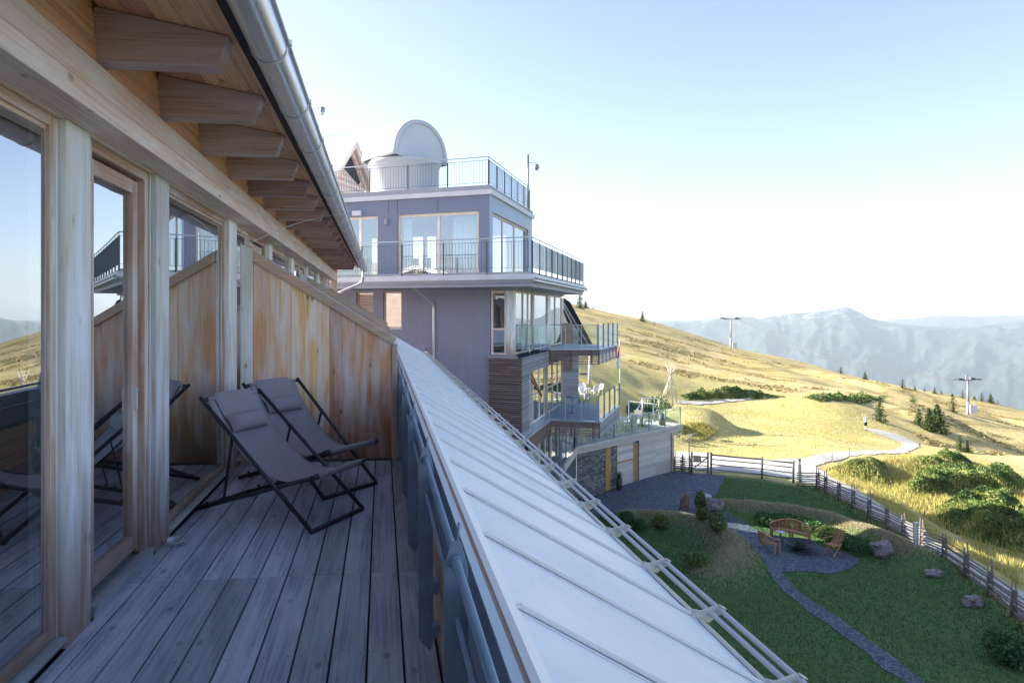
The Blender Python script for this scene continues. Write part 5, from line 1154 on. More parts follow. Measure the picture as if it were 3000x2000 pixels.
mb = MB(); mb.tube([Z(b0, 8.75), Z(b0, 8.78)+TR*0+Vector((.35, 0, 0)), Z(b0, 8.7)+Vector((.42, 0, 0))], .02, 8); mb.build('arm', 'bright', cp)
mb = MB(); mb.lathe(Z(b0, 0)+Vector((.42, 0, 0)), [(0, 8.68), (.1, 8.68), (.13, 8.62), (.13, 8.52), (.09, 8.42), (0, 8.38)], 16); mb.build('camera_dome', 'fascia', cp)
wm = thing('weather_mast', ray(30, 934, 372), 'thin weather mast with a small instrument above the gutter', 'mast'); b0 = ray(30, 934, 400)
mb = MB(); mb.tube([b0, ray(30, 934, 316)], .018, 8); mb.tube([ray(30, 934, 322), ray(30, 928, 306), ray(30, 915, 300)], .01, 6); mb.build('pole', 'fascia', wm)
mb = MB(); c = ray(30, 944, 327); mb.lathe(c, [(0, -.18), (.09, -.16), (.1, -.05)], 12); mb.build('sensor_cup', 'white', wm)
mb = MB(); mb.lathe(c, [(.1, -.05), (.12, .0), (.12, .16), (.05, .2), (0, .2)], 12); mb.tube([ray(30, 934, 325), c], .02, 6); mb.build('sensor_body', 'bluesteel', wm)
# ------------------------------------------------------------------ fences
def gz(x, y): return H(x, y)
def rail_fence(pts, label, name='woven_fence', h=.86, n=7, post=True, group=None, tall=True):
    c = pts[len(pts)//2]; f = thing(name, (c[0], c[1], gz(*c)), label, 'fence', group)
    for i, (a, b) in enumerate(zip(pts, pts[1:])):
        A, B = Vector((*a, gz(*a))), Vector((*b, gz(*b))); d = (B-A).normalized(); s = Vector((d.y, -d.x, 0)); mb = MB()
        for k in range(n):
            z = .10+(h-.12)*k/(n-1); o = s*(.035 if k % 2 else -.035); r = random.uniform(.024, .036)
            p, q = A-d*.16+o+Vector((0, 0, z-.05)), B+d*.18+o*.6+Vector((0, 0, z+.06)); m_ = p.lerp(q, .5)+Vector((random.uniform(-.02, .02), 0, random.uniform(-.03, .02)))
            mb.tube([p, m_, q], r, 6, radii=[r*1.15, r, r*.85])
        mb.build('rails', 'fence', f)
    for i, a in enumerate(pts):
        A = Vector((*a, gz(*a))); j = min(i, len(pts)-2); d = (Vector(pts[j+1])-Vector(pts[j])).normalized(); d = Vector((d.x, d.y, 0)); s = Vector((d.y, -d.x, 0)); mb = MB()
        hh = random.uniform(1.15, 1.4) if tall else h+.12
        for e, t in ((-1, .07), (1, .09)):
            hk_ = hh*random.uniform(.85, 1.05)
            mb.tube([A+s*e*.09-Vector((0, 0, .1)), A+s*e*t+d*e*.06+Vector((0, 0, hk_))], .032, 7, radii=[.036, .022])
        for z in np.arange(.16, h, .17):
            for e in (-1, 1): mb.tube([A+s*e*.10+Vector((0, 0, z)), A-s*e*.02+d*.10+Vector((0, 0, z+.05)), A-s*e*.1+Vector((0, 0, z+.08))], .018, 5)
        mb.build('post', 'fence', f)
    return f
ORD = ['first', 'second', 'third', 'fourth', 'fifth', 'sixth', 'seventh', 'eighth', 'ninth', 'tenth', 'eleventh', 'twelfth', 'thirteenth', 'fourteenth', 'fifteenth']
rail_fence(FENCE[:-2], 'long woven split-rail fence with paired stakes curving down along the pale path')
rail_fence([fl(1976, 1380), fl(2000, 1382), fl(2021, 1385)], 'short woven fence piece between the garage corner and the gate', h=.95)
pf = [fl(2083, 1387), fl(2232, 1402), fl(2324, 1414)]
f = thing('rail_fence', (pf[1][0], pf[1][1], GZ), 'four-rail open wooden fence right of the gate', 'fence')
for a, b in zip(pf, pf[1:]):
    for z in (.28, .60, .92, 1.20):
        mb = MB(); r = .035 if z < 1.1 else .05; A, B = Vector((*a, GZ+z)), Vector((*b, GZ+z)); mb.tube([A, A.lerp(B, .5)+Vector((0, 0, random.uniform(-.03, .01))), B], r, 7); mb.build('rail', 'fence', f)
for a in pf:
    mb = MB(); mb.tube([(a[0], a[1], GZ-.2), (a[0]+.02, a[1], GZ+1.34)], .065, 8); mb.build('post', 'fence', f)
g0_, g1_ = fl(2027, 1386), fl(2074, 1387); A, B = Vector((*g0_, GZ)), Vector((*g1_, GZ)); V3 = lambda z: Vector((0, 0, z))
gt = thing('garden_gate', A, 'wooden garden gate with diagonal brace and a dark board hung on it', 'gate'); mb = MB()
for z in (.25, .5, .75, 1.05): mb.bar(A+V3(z), B+V3(z), .03, .06)
mb.bar(A+V3(.25), B+V3(1.05), .03, .07); mb.build('rails', 'fence', gt)
for p in (A, B): mb = MB(); mb.tube([p, p+V3(1.35)], .06, 8); mb.build('post', 'fence', gt)
mb = MB(); d = (B-A).normalized(); s = Vector((d.y, -d.x, 0))*.05; p = A+d*.08; q = A+d*.56; mb.hexa([p+s+V3(.80), q+s+V3(.76), q+s*.6+V3(.76), p+s*.6+V3(.80), p+s+V3(1.16), q+s+V3(1.12), q+s*.6+V3(1.12), p+s*.6+V3(1.16)]); mb.build('sign_board', 'cap', gt)
def pole(u, v, h, r, m, name, label, cat, box=None, ground=None):
    g = ground or gnd(u, v); t = thing(name, g, label, cat); mb = MB(); mb.tube([g-V3(.1), g+V3(h)], r, 10); mb.build('pole', m, t)
    if box: mb = MB(); w_, z0, z1 = box; mb.box(g.x-w_, g.x+w_, g.y-w_, g.y+w_, g.z+z0, g.z+z1); mb.build('head', m, t, bevel=.01)
    return t
fq = lambda u, v: Vector((*fl(u, v), GZ))
pole(2019, 1384, 1.85, .03, 'fence', 'thin_post', 'tall thin stake beside the gate', 'post')
pole(2343, 1426, 1.62, .05, 'pale', 'lamp_post', 'slim pale post at the start of the woven fence', 'lamp post', (.055, 1.50, 1.66))
lp = fq(2683, 1650); t = thing('lamp_post', lp, 'pale garden lamp post with square head on the lawn beside the woven fence', 'lamp post')
mb = MB(); mb.box(lp.x-.05, lp.x+.0, lp.y-.03, lp.y+.03, lp.z, lp.z+1.62); mb.box(lp.x+.06, lp.x+.09, lp.y-.03, lp.y+.03, lp.z, lp.z+1.62); mb.build('pole', 'capmetal', t); mb = MB(); mb.box(lp.x-.10, lp.x+.11, lp.y-.05, lp.y+.05, lp.z+1.62, lp.z+1.67); mb.box(lp.x-.09, lp.x-.05, lp.y-.04, lp.y+.04, lp.z+1.0, lp.z+1.62); mb.build('head', 'bright', t)
for u, v, n in ((2438, 1350, 'left'), (2489, 1336, 'right')):
    g = gnd(u, v); t = thing('wire_post', g, f'thin dark post on the edge of the sandy path, {n} one of two', 'post', 'thin posts by the path'); mb = MB(); mb.tube([g-V3(.1), g+V3(.62)], .018, 6); mb.build('pole', 'iron', t)
# manhole, rocks
def disc(u, v, r, m, name, label, cat):
    g = gnd(u, v); mb = MB(); mb.lathe(g+V3(.02), [(0, .05), (r*.96, .05), (r, .03), (r, -.05)], 28); tag(mb.build(name, m), label, cat)
disc(2062, 1453, .42, 'fascia', 'manhole_cover', 'round pale concrete manhole cover in the slate gravel', 'manhole cover')
def rock(u, v, w_, h, d, m, label, seed, tilt=0):
    g = gnd(u, v); mb = MB(); rows = []; n = 30
    rr = random.Random(seed)
    for i in range(13):
        ph = math.pi*i/12-math.pi/2; row = []
        for j in range(n+1):
            th_ = 2*math.pi*(j % n)/n; x, y, z = math.cos(ph)*math.cos(th_), math.cos(ph)*math.sin(th_), math.sin(ph)
            q = 1+.45*noise.noise((x*1.3+seed, y*1.3, z*1.3))+.24*noise.noise((x*3+seed, y*3, z*3))+.09*noise.noise((x*8+seed, y*8, z*8)); e = lambda a: math.copysign(abs(a)**.75, a)
            row.append((g.x+e(x)*w_*.5*q+tilt*z*h, g.y+e(y)*d*.5*q, g.z+h*.42+e(z)*h*.55*q))
        rows.append(row)
    mb.grid(rows, smooth=False); tag(mb.build('boulder', m), label, 'boulder')
rock(2006, 1493, .40, .80, .4, 'redrock', 'upright reddish boulder at the edge of the gravel yard', 1, .15)
rock(2096, 1490, .72, .55, .6, 'rock', 'rounded grey boulder at the end of the long grassy bank', 2)
rock(2588, 1624, .85, .55, .6, 'rock', 'large lichen-spotted boulder beside the folding chair end of the fire pit', 3)
rock(2735, 1684, .72, .20, .45, 'rock', 'low flat grey rock on the lawn below the lamp post', 4)
rock(2848, 1772, .66, .34, .42, 'rock', 'blocky pale rock on the lawn near the lower fence', 5)
# ------------------------------------------------------------------ fire pit group
def curved_bench(L, bow, depth, label, nslat, cat, legs):
    r = thing('curved_bench' if L > 1.2 else 'garden_armchair', (0, 0, 0), label, cat); yb = lambda x: bow*(1-(x/(L/2))**2)
    xs = np.linspace(-L/2, L/2, 17); mb = MB()
    P = [(x, yb(x)-depth*.0, .43) for x in xs]
    mb.prism([(-L/2+.03, -depth*.38, .40)]+[(x*.97, yb(x)-.03, .40) for x in xs]+[(L/2-.03, -depth*.38, .40)]+[(x, -depth*.38+yb(x)*.35, .40) for x in xs[::-1][1:-1]], (0, 0, .045)); mb.build('seat', 'teak', r, local=True)
    mb = MB(); zt = lambda x: .66+.20*(1-(x/(L/2))**2)
    for a, b in zip(xs, xs[1:]):
        mb.bar((a, yb(a)+.03, zt(a)), (b, yb(b)+.03, zt(b)), .09, .035)
    mb.bar((-L/2, yb(-L/2)+.03, zt(-L/2)), (-L/2-.0, -depth*.4, .655), .08, .035); mb.bar((L/2, yb(L/2)+.03, zt(L/2)), (L/2, -depth*.4, .655), .08, .035); mb.build('top_rail', 'teak', r, local=True)
    mb = MB()
    for x in np.linspace(-L/2+.06, L/2-.06, nslat): mb.bar((x, yb(x)-.0, .45), (x, yb(x)+.025, zt(x)-.01), .035, .012, up=(0, 1, 0))
    mb.build('back_slats', 'teak', r, local=True)
    for e in (-1, 1):
        mb = MB()
        for t_ in (.35, .75): mb.bar((e*L/2, -depth*.4*t_, .44), (e*L/2, -depth*.4*t_, .65), .03, .012, up=(0, 1, 0))
        mb.build('arm_slats', 'teak', r, local=True)
    for x in legs:
        for y, zz in ((-depth*.36+yb(x)*.3, .655 if abs(x) > L/2-.08 else .42), (yb(x)-.02, .44)): mb = MB(); mb.bar((x, y, 0), (x, y, zz), .055, .055, up=(0, 1, 0)); mb.build('leg', 'teak', r, local=True)
    mb = MB()
    for a, b in zip(xs, xs[1:]): mb.bar((a*.96, yb(a)*.35-depth*.36, .38), (b*.96, yb(b)*.35-depth*.36, .38), .02, .06)
    mb.build('apron', 'teak', r, local=True); return r
bl_, br_ = fq(2266, 1572), fq(2368, 1592); b_ = curved_bench(1.62, .30, .62, 'long curved teak bench with slatted back by the fire pit', 22, 'bench', (-.78, 0, .78))
b_.location = (bl_+br_)/2; d = br_-bl_; b_.rotation_euler = (0, 0, math.atan2(d.y, d.x))
a_ = curved_bench(.95, .34, .60, 'curved teak armchair left of the fire pit, seen from behind', 12, 'armchair', (-.44, .44))
p, q = fq(2226, 1606), fq(2270, 1628); a_.location = fq(2250, 1614); d = q-p; a_.rotation_euler = (0, 0, math.atan2(d.y, d.x)+math.pi)
def folding_chair():
    r = thing('folding_chair', (0, 0, 0), 'slatted teak folding chair right of the fire pit', 'folding chair'); mb = MB()
    for k in range(7): mb.box(-.23+k*.068, -.23+k*.068+.055, -.22, .22, .42, .44, grain=1)
    mb.build('seat', 'teak', r, local=True); mb = MB()
    for k in range(7): y = -.2+k*.062; mb.bar((.22, y, .46), (.46, y, 1.0), .045, .014, up=(0, 1, 0))
    mb.bar((.22, -.21, .46), (.22, .21, .46), .04, .04); mb.bar((.46, -.22, 1.0), (.46, .22, 1.0), .05, .03); mb.build('backrest', 'teak', r, local=True)
    for y in (-.24, .24):
        mb = MB(); mb.bar((-.26, y, .66), (.32, y, .68), .05, .025); mb.build('armrest', 'teak', r, local=True)
        mb = MB(); mb.bar((-.24, y, .44), (.25, y, .0), .03, .05); mb.build('leg', 'teak', r, local=True); mb = MB(); mb.bar((-.2, y*.9, .0), (.24, y*.9, .5), .03, .05); mb.build('leg', 'teak', r, local=True)
        mb = MB(); mb.bar((-.15, y, .44), (-.2, y, .66), .03, .03); mb.build('arm_support', 'teak', r, local=True)
    return r
fc = folding_chair(); fc.location = fq(2439, 1624); fc.rotation_euler = (0, 0, .25)
fp = fq(2344, 1612); t = thing('fire_bowl', fp, 'wide shallow dark iron fire bowl in the middle of the gravel circle', 'fire bowl')
mb = MB(); mb.lathe(fp, [(.02, .16), (.25, .17), (.48, .22), (.66, .31), (.70, .33), (.69, .35), (.64, .335), (.46, .25), (.25, .20), (0, .19)], 12, smooth=False); mb.build('bowl', 'iron', t); mb = MB(); mb.lathe(fp, [(.3, 0), (.3, .05), (.18, .17), (0, .17)], 12); mb.build('foot', 'iron', t)
mb = MB()
for k in range(6): a = k*1.05; mb.tube([fp+Vector((.22*math.cos(a), .22*math.sin(a), .24)), fp+Vector((-.16*math.cos(a+.5), -.16*math.sin(a+.5), .32+.02*k))], .035, 7)
mb.build('charred_logs', 'dark', t)
sp_ = fq(2286, 1585); t = thing('side_table', sp_, 'small round white side table in front of the curved bench', 'table'); mb = MB(); mb.lathe(sp_, [(0, .40), (.16, .40), (.20, .42), (.19, .44), (0, .43)], 24); mb.build('tabletop', 'white', t); mb = MB(); mb.lathe(sp_, [(.14, 0), (.13, .02), (.03, .1), (.03, .4)], 14); mb.build('foot', 'dark', t)
# ------------------------------------------------------------------ plants
def shrub(loc, w_, h, m, label, name='shrub', n=900, size=.05, group=None, spiky=False):
    r = thing(name, loc, label, 'shrub', group); u = RNG.normal(size=(n, 3)); u /= np.linalg.norm(u, axis=1)[:, None]
    rad = (.55+.45*RNG.random(n)**.4)*(1+.22*np.array([noise.noise((a*2.2+loc[0], b*2.2, c*2.2)) for a, b, c in u]))
    P = u*rad[:, None]*np.array([w_/2, w_/2, h/2])+np.array([0, 0, h*.5]); P[:, 2] = np.abs(P[:, 2]); P += np.array(loc)
    cloud('foliage', P, RNG.uniform(.7, 1.3, n)*size, m, r, up=.1); mb = MB()
    for k in range(5): a = k*1.3; mb.tube([Vector(loc)-V3(.05), Vector(loc)+Vector((math.cos(a)*w_*.25, math.sin(a)*w_*.25, h*.7))], .012, 5)
    mb.build('stems', 'bark', r); return r
for u, v, w_, h, l in [(1937, 1546, .75, .62, 'bright leafy plant on the left grassy mound'), (1872, 1551, .8, .5, 'darker leafy plant near the roof edge on the left mound'), (2052, 1492, .55, .95, 'upright light green shrub between the two standing boulders'), (2060, 1524, .6, .55, 'small shrub at the mouth of the gravel path'), (2103, 1556, .8, .85, 'light green shrub on the bend of the gravel path'), (1835, 1535, .8, .6, 'dark shrub at the lower edge of the gravel yard'), (2040, 1660, 1.0, .55, 'yellow green grassy tuft on the inner side of the mound')]:
    shrub(tuple(gnd(u, v)), w_, h, 'leaf' if 'dark' in l else 'bushy', l, size=.07)
shrub(tuple(gnd(2960, 1945)), 1.25, .95, 'leaf', 'large round leafy shrub in the lower right corner of the lawn', n=2600, size=.075)
shrub(tuple(gnd(3010, 1900)), .8, .8, 'bushy', 'smaller pale shrub just behind the large corner shrub', n=900, size=.07)
for i, (u, v) in enumerate([(2250, 1536), (2300, 1541), (2345, 1550), (2390, 1566), (2430, 1582), (2475, 1603), (2520, 1618)]):
    shrub(tuple(gnd(u, v)), 1.15, .62, 'leaf' if i != 4 else 'bushy', f'low {"yellowish" if i == 4 else "dark green"} shrub under the grassy bank by the fire pit, {ORD[i]} from left', n=1100, size=.06, group='low shrubs along the bank')
def spruce(h, w_, seed, n_lev=16, per=9, density=1.):
    rr = np.random.default_rng(seed); P = []; S = []
    for i in range(n_lev):
        f_ = i/(n_lev-1); z = h*(.06+.92*f_); R = w_/2*(1-f_)**.85*(.85+.3*rr.random())+.03
        k_ = max(4, int(per*(1-f_*.5)))
        for k in range(k_):
            a = 2*math.pi*(k+rr.random()*.7)/k_; L = R*(.75+.4*rr.random()); m_ = max(3, int(14*density*L/(w_/2)+3))
            for t in np.linspace(.12, 1, m_):
                sp2 = .09*w_*(1-t*.5); P.append((L*t*math.cos(a)+rr.normal()*sp2*.5, L*t*math.sin(a)+rr.normal()*sp2*.5, z-.18*L*t+.12*L*t*t+rr.normal()*.02*h)); S.append(w_*.085*(1.1-.4*t))
    for _ in range(14): P.append((rr.normal()*.02*w_, rr.normal()*.02*w_, h*(.9+.11*rr.random()))); S.append(w_*.06)
    return np.array(P), np.array(S)
protos = {}
for nm, (n_lev, per, dn_) in {'big': (17, 11, 1.3), 'mid': (12, 8, 1.), 'thin': (10, 6, .8)}.items():
    for sd_ in (1, 2):
        r = bpy.data.objects.new('spruce_tree', None); r.empty_display_size = .2; P, S = spruce(1., .55 if nm != 'thin' else .42, sd_*7+len(nm), n_lev, per, dn_)
        c = cloud('crown', P, S, 'spruce', r, up=.0, local=True, aspect=2.0); mb = MB(); mb.tube([(0, 0, -.03), (0, 0, .95)], .02, 6, radii=[.028, .004]); t_ = mb.build('trunk', 'bark', r, local=True)
        protos[(nm, sd_)] = (r, c, t_)
def put_tree(u, v, hpx, wpx, kind, sd_, label, group=None, base=None):
    g = base or gnd(u, v); zc = g.x*ST+g.y*CT; h = hpx*zc/F_; w_ = wpx*zc/F_; k = w_/(h*(.55 if kind != 'thin' else .42))
    r0, c0, t0 = protos[(kind, sd_)]; r = r0.copy(); COL.objects.link(r); c = c0.copy(); COL.objects.link(c); c.parent = r; c.name = 'crown'; t_ = t0.copy(); COL.objects.link(t_); t_.parent = r
    r.location = g-V3(.1); r.scale = (h*k, h*k, h*1.02); r.rotation_euler = (0, 0, random.random()*6); tag(r, label, 'tree', group)
GT = 'spruces on the mountain pasture'
put_tree(2577, 1234, 72, 46, 'mid', 1, 'sunlit yellow green spruce right beside the walking person', GT)
put_tree(2692, 1246, 50, 40, 'mid', 2, 'small spruce touching the left of the big dark spruce', GT)
put_tree(2746, 1268, 84, 62, 'big', 1, 'biggest darkest spruce on the right hand pasture', GT)
put_tree(2722, 1262, 66, 44, 'big', 2, 'middle spruce hugging the biggest dark spruce', GT)
put_tree(2812, 1322, 48, 34, 'mid', 1, 'small bright young spruce below the dark spruce group', GT)
put_tree(2834, 1324, 36, 30, 'mid', 2, 'short dark young spruce right of the bright young spruce', GT)
put_tree(2792, 1206, 42, 48, 'thin', 1, 'loose open crowned tree between the dark spruces and the lift pylon', GT)
RT = 'small trees along the far ridge'
for i, (u, v, h, w_) in enumerate(sorted([(2463, 1094, 20, 24), (2534, 1112, 24, 20), (2644, 1137, 26, 28), (2680, 1143, 14, 10), (2708, 1147, 14, 10), (2738, 1153, 20, 14), (2758, 1154, 12, 12), (2790, 1161, 10, 14), (2820, 1166, 26, 16), (2876, 1174, 24, 22), (2902, 1180, 26, 26), (2940, 1187, 22, 26), (2990, 1198, 16, 24), (2924, 1184, 12, 10), (2855, 1170, 12, 12)])):
    put_tree(u, v, h, w_, 'mid' if i % 2 else 'thin', 1+i % 2, f'little spruce on the far ridge below the mountains, {ORD[i]} of fifteen from left', RT)
put_tree(1699, 904, 46, 34, 'mid', 1, 'tall spruce on the ridge just right of the tower', RT); put_tree(1716, 902, 22, 26, 'mid', 2, 'short bushy spruce at the foot of the tall ridge spruce', RT)
put_tree(1882, 942, 30, 24, 'mid', 2, 'lone spruce on the ridge between the tower and the first pylon', RT); put_tree(1738, 905, 12, 12, 'thin', 2, 'tiny bush right of the ridge spruces', RT); put_tree(1917, 951, 9, 6, 'thin', 1, 'tiny stub of a tree right of the lone ridge spruce', RT)
for k_ in list(protos): 
    for o in protos[k_][::-1]: bpy.data.objects.remove(o)
# ridge posts
for i, (u, v) in enumerate([(1752, 911), (1763, 914), (1772, 916), (1790, 920), (1806, 924)]):
    g = gnd(u, v); t = thing('ridge_post', g, f'faint post on the upper ridge beyond the tower, {ORD[i]} of five from left', 'post', 'posts on the upper ridge'); mb = MB(); mb.tube([g-V3(.2), g+V3(1.5)], .07, 5); mb.build('pole', 'fence', t)
# ground cover beyond the fence
def scatter(poly, n):
    xs, ys = [p[0] for p in poly], [p[1] for p in poly]; out = np.zeros((0, 2))
    while len(out) < n:
        q = np.stack([RNG.uniform(min(xs), max(xs), n), RNG.uniform(min(ys), max(ys), n)], 1); out = np.concatenate([out, q[inpoly(q[:, 0], q[:, 1], poly)]])
    out = out[:n]; return np.concatenate([out, HA(out[:, 0], out[:, 1])[:, None]], 1)
def bushes(name, poly, n, hmax, size, m, label):
    pl = SCR.get(poly) if isinstance(poly, str) else [gl(*p) for p in poly]; P = scatter(pl, n); lump = vnoise(P[:, 0], P[:, 1], 1.1, 4)*1.1+.65+vnoise(P[:, 0], P[:, 1], .35, 8)*.5; rn = np.clip(RNG.random(n)*.45+.3+vnoise(P[:, 0], P[:, 1], .8, 31)*.7, 0, 1)
    edge = np.clip(segd(P[:, 0], P[:, 1], pl+[pl[0]])/1.2, .15, 1); P[:, 2] += RNG.random(n)**.6*hmax*np.clip(lump, .1, 1.3)*edge
    o = cloud(name, P, RNG.uniform(.5, 1.6, n)*size, m, None, up=.15, kind='stuff', rnd=rn); return o
bushes('alder_scrub', 'alder', 26000, .65, .105, 'bushy', '')
bushes('sunny_scrub', 'sunny', 5000, .6, .16, 'bushy', '')
bushes('lower_scrub', 'lower', 27000, .65, .095, 'bushy', '')
bushes('bank_scrub', 'bank', 8000, .35, .09, 'bushy', '')
bushes('embankment_scrub', 'embank', 4500, .6, .2, 'bushy', '')
bushes('road_scrub', 'road', 2500, .6, .24, 'bushy', '')
bushes('terrace_hedge', [(1836, 1200), (1880, 1188), (1960, 1186), (1962, 1196), (1890, 1206), (1840, 1216)], 4500, 1.2, .16, 'leaf', '')
def hill_tufts(name, poly, n, thr):
    P = scatter([gl(*p) for p in poly], n); d = Vector((.9, -.42)); k = vnoise(P[:, 0]*d.y-P[:, 1]*d.x, (P[:, 0]*d.x+P[:, 1]*d.y)*.25, .12, 41)+.5*vnoise(P[:, 0], P[:, 1], .25, 43)
    P = P[k > thr]; P[:, 2] += RNG.random(len(P))*.10; cloud(name, P, RNG.uniform(.12, .36, len(P)), 'heather', None, up=.1, kind='stuff', rnd=np.clip(RNG.random(len(P))*.7, 0, 1))
M['heather'] = leafmat('heather tussocks', (.20, .16, .065), (.34, .27, .12), (.48, .39, .19))
hill_tufts('heather_tussocks', [(1830, 945), (1980, 975), (2157, 1030), (2400, 1085), (2690, 1150), (2660, 1165), (2300, 1150), (2000, 1135), (1840, 1080)], 34000, .22)
hill_tufts('slope_tussocks', [(2700, 1175), (2820, 1180), (3000, 1225), (3060, 1400), (2900, 1350), (2700, 1290), (2640, 1240)], 16000, .20)
# tall meadow grass and lawn blades
mp_ = [gl(*p) for p in [(2040, 1330), (2350, 1335), (2520, 1300), (2620, 1250), (2500, 1200), (2200, 1185), (2000, 1195), (1960, 1240)]]
P = scatter(mp_, 9000); blades('meadow_grass', P, RNG.uniform(.04, .14, len(P)), 'tuft', wid=.03)
rp_ = [gl(*p) for p in [(2600, 1345), (2660, 1335), (2900, 1365), (3050, 1430), (3100, 1600), (2980, 1690), (2850, 1600), (2700, 1510), (2600, 1440), (2500, 1400), (2420, 1375)]]
P = scatter(rp_, 26000); blades('bank_grass', P, RNG.uniform(.12, .40, len(P)), 'tuft', wid=.022)
P = scatter([gl(*p) for p in [(2420, 1392), (2530, 1440), (2610, 1495), (2750, 1585), (2990, 1725), (3000, 1700), (2800, 1590), (2640, 1480), (2560, 1430), (2440, 1380)]], 7000); blades('verge_grass', P, RNG.uniform(.10, .30, len(P)), 'tuft', wid=.018)
hp = [gl(*p) for p in [(1985, 1262), (2010, 1238), (2060, 1238), (2105, 1265), (2080, 1280), (2000, 1296)]]
P = scatter(hp, 5000); blades('heap_grass', P, RNG.uniform(.12, .35, len(P)), 'tuft', wid=.025)
def along(pl, n, sig):
    seg = [(Vector(a), Vector(b)) for a, b in zip(pl, pl[1:])]; L = np.array([(b-a).length for a, b in seg]); i = RNG.choice(len(seg), n, p=L/L.sum()); t = RNG.random(n)
    A_ = np.array([s[0][:] for s in seg])[i]; B_ = np.array([s[1][:] for s in seg])[i]; q = A_+(B_-A_)*t[:, None]+RNG.normal(size=(n, 2))*sig; return np.concatenate([q, HA(q[:, 0], q[:, 1])[:, None]], 1)
P = along(BERM, 26000, .42); blades('bank_dry_grass', P, RNG.uniform(.04, .14, len(P)), 'dry', wid=.010)
P = along(MOUND, 24000, .5); blades('mound_dry_grass', P, RNG.uniform(.04, .13, len(P)), 'dry', wid=.010)
P = along(FENCE[:-2], 9000, .35); blades('fence_grass', P, RNG.uniform(.05, .22, len(P)), 'lawnb', wid=.010)
lw_ = [fl(*p) for p in [(1700, 1500), (2100, 1395), (2330, 1425), (2500, 1500), (2700, 1620), (3000, 1860), (3000, 2010), (2000, 2010), (1900, 1800)]]
P = scatter(lw_, 70000); gp_ = [fl(*p) for p in [(1958, 1379), (2126, 1391), (2103, 1440), (2060, 1490), (2110, 1512), (2222, 1556), (2385, 1592), (2525, 1641), (2438, 1680), (2292, 1677), (2350, 1741), (2466, 1815), (2595, 1909), (2711, 2000), (2648, 2000), (2490, 1876), (2350, 1780), (2267, 1704), (2212, 1631), (2131, 1556), (2032, 1508), (1920, 1502), (1801, 1515), (1640, 1470), (1724, 1447)]]
P = P[~inpoly(P[:, 0], P[:, 1], gp_)]; blades('lawn_grass', P, RNG.uniform(.03, .07, len(P)), 'lawnb', wid=.016, lean=.8)
# ------------------------------------------------------------------ lift pylons and cable
def pylon(u, v, vtop, label):
    g = gnd(u, v); zc = g.x*ST+g.y*CT; h = (v-vtop)*zc/F_; t = thing('lift_pylon', g, label, 'pylon', 'chairlift pylons'); mb = MB(); mb.tube([g-V3(.5), g+V3(h*.35)], .4, 10, radii=[.30, .27]); mb.tube([g+V3(h*.35), g+V3(h*.96)], .3, 10, radii=[.22, .17]); mb.build('mast', 'fascia', t)
    w_ = 26*zc/F_; mb = MB(); a = Vector((CT, -ST, 0)).lerp(Vector((0, 1, 0)), .25).normalized(); top = g+V3(h*.93)
    mb.bar(top-a*w_, top+a*w_, .2, .25); mb.build('crossarm', 'steel', t)
    for s in (-1, 1):
        mb = MB(); c = top+a*w_*s; f2 = Vector((-a.y, a.x, 0)); mb.bar(c-f2*1.3-a*.8*0+V3(.2), c+f2*1.3+V3(.2), .25, .25)
        mb.bar(c-a*.9+V3(.35), c+a*.5+V3(.15), .2, .3); mb.build('sheave_train', 'iron', t)
    mb = MB(); mb.bar(top-a*w_*.35, top-a*w_*.35+V3(.9), .12, .12); mb.bar(top+a*w_*.35, top+a*w_*.35+V3(.9), .12, .12); mb.bar(top-a*w_*.35+V3(.9), top+a*w_*.35+V3(.9), .12, .12); mb.build('maintenance_frame', 'fascia', t)
    mb = MB(); b = g+Vector((CT, -ST, 0))*1.0; mb.box(b.x-.4, b.x+.5, b.y-.4, b.y+.4, g.z+.2, g.z+1.9); mb.build('switch_box', 'whitetrim', t); return top, a, w_
t1, a1_, w1 = pylon(2141, 1022, 928, 'lift pylon high on the hillside against the mountains'); t2, a2_, w2 = pylon(2836, 1214, 1106, 'lift pylon farther right near the end of the ridge')
for s, nm in ((-1, 'left'), (1, 'right')):
    p, q = t1+a1_*w1*s, t2+a2_*w2*s; mb = MB(); mb.tube([p.lerp(q, t)-V3(4*3.2*t*(1-t)) for t in np.linspace(0, 1, 20)], .035, 5); tag(mb.build('lift_cable', 'rope'), f'thin {nm} lift cable hanging between the two pylons', 'cable', 'lift cables')
# ------------------------------------------------------------------ pasture things behind the terrace
g = gnd(1955, 1196); t = thing('pole_tepee', g, 'tall bare tepee frame of peeled poles on the meadow', 'tepee'); zc = g.x*ST+g.y*CT; hh = 96*zc/F_; rb = 44*zc/F_; c = g+Vector((.3, 0, hh))
for k in range(13):
    a = 2*math.pi*k/13+random.uniform(-.1, .1); b = g+Vector((rb*math.cos(a)*random.uniform(.85, 1.1), rb*.8*math.sin(a), 0)); b.z = gz(b.x, b.y)-.1; e = c+Vector((random.uniform(-.12, .12), random.uniform(-.12, .12), 0)); mb = MB(); mb.tube([b, e, e+(e-b).normalized()*random.uniform(.7, 1.4)], .05, 6, radii=[.034, .026, .015]); mb.build('pole', 'pale', t)
g = gnd(1816, 1190); zc = g.x*ST+g.y*CT; hf = 193*zc/F_; t = thing('flagpole', g, 'slim pale flagpole with a limp flag beside the lower balcony', 'flagpole'); mb = MB(); mb.tube([g-V3(.2), g+V3(hf)], .045, 8); mb.tube([g+V3(hf-.02), g+V3(hf+.06)], .09, 8); mb.tube([g+V3(hf*.775)-Vector((.15, 0, 0)), g+V3(hf*.775)+Vector((.45, 0, 0))], .05, 6); mb.build('pole', 'whitetrim', t)
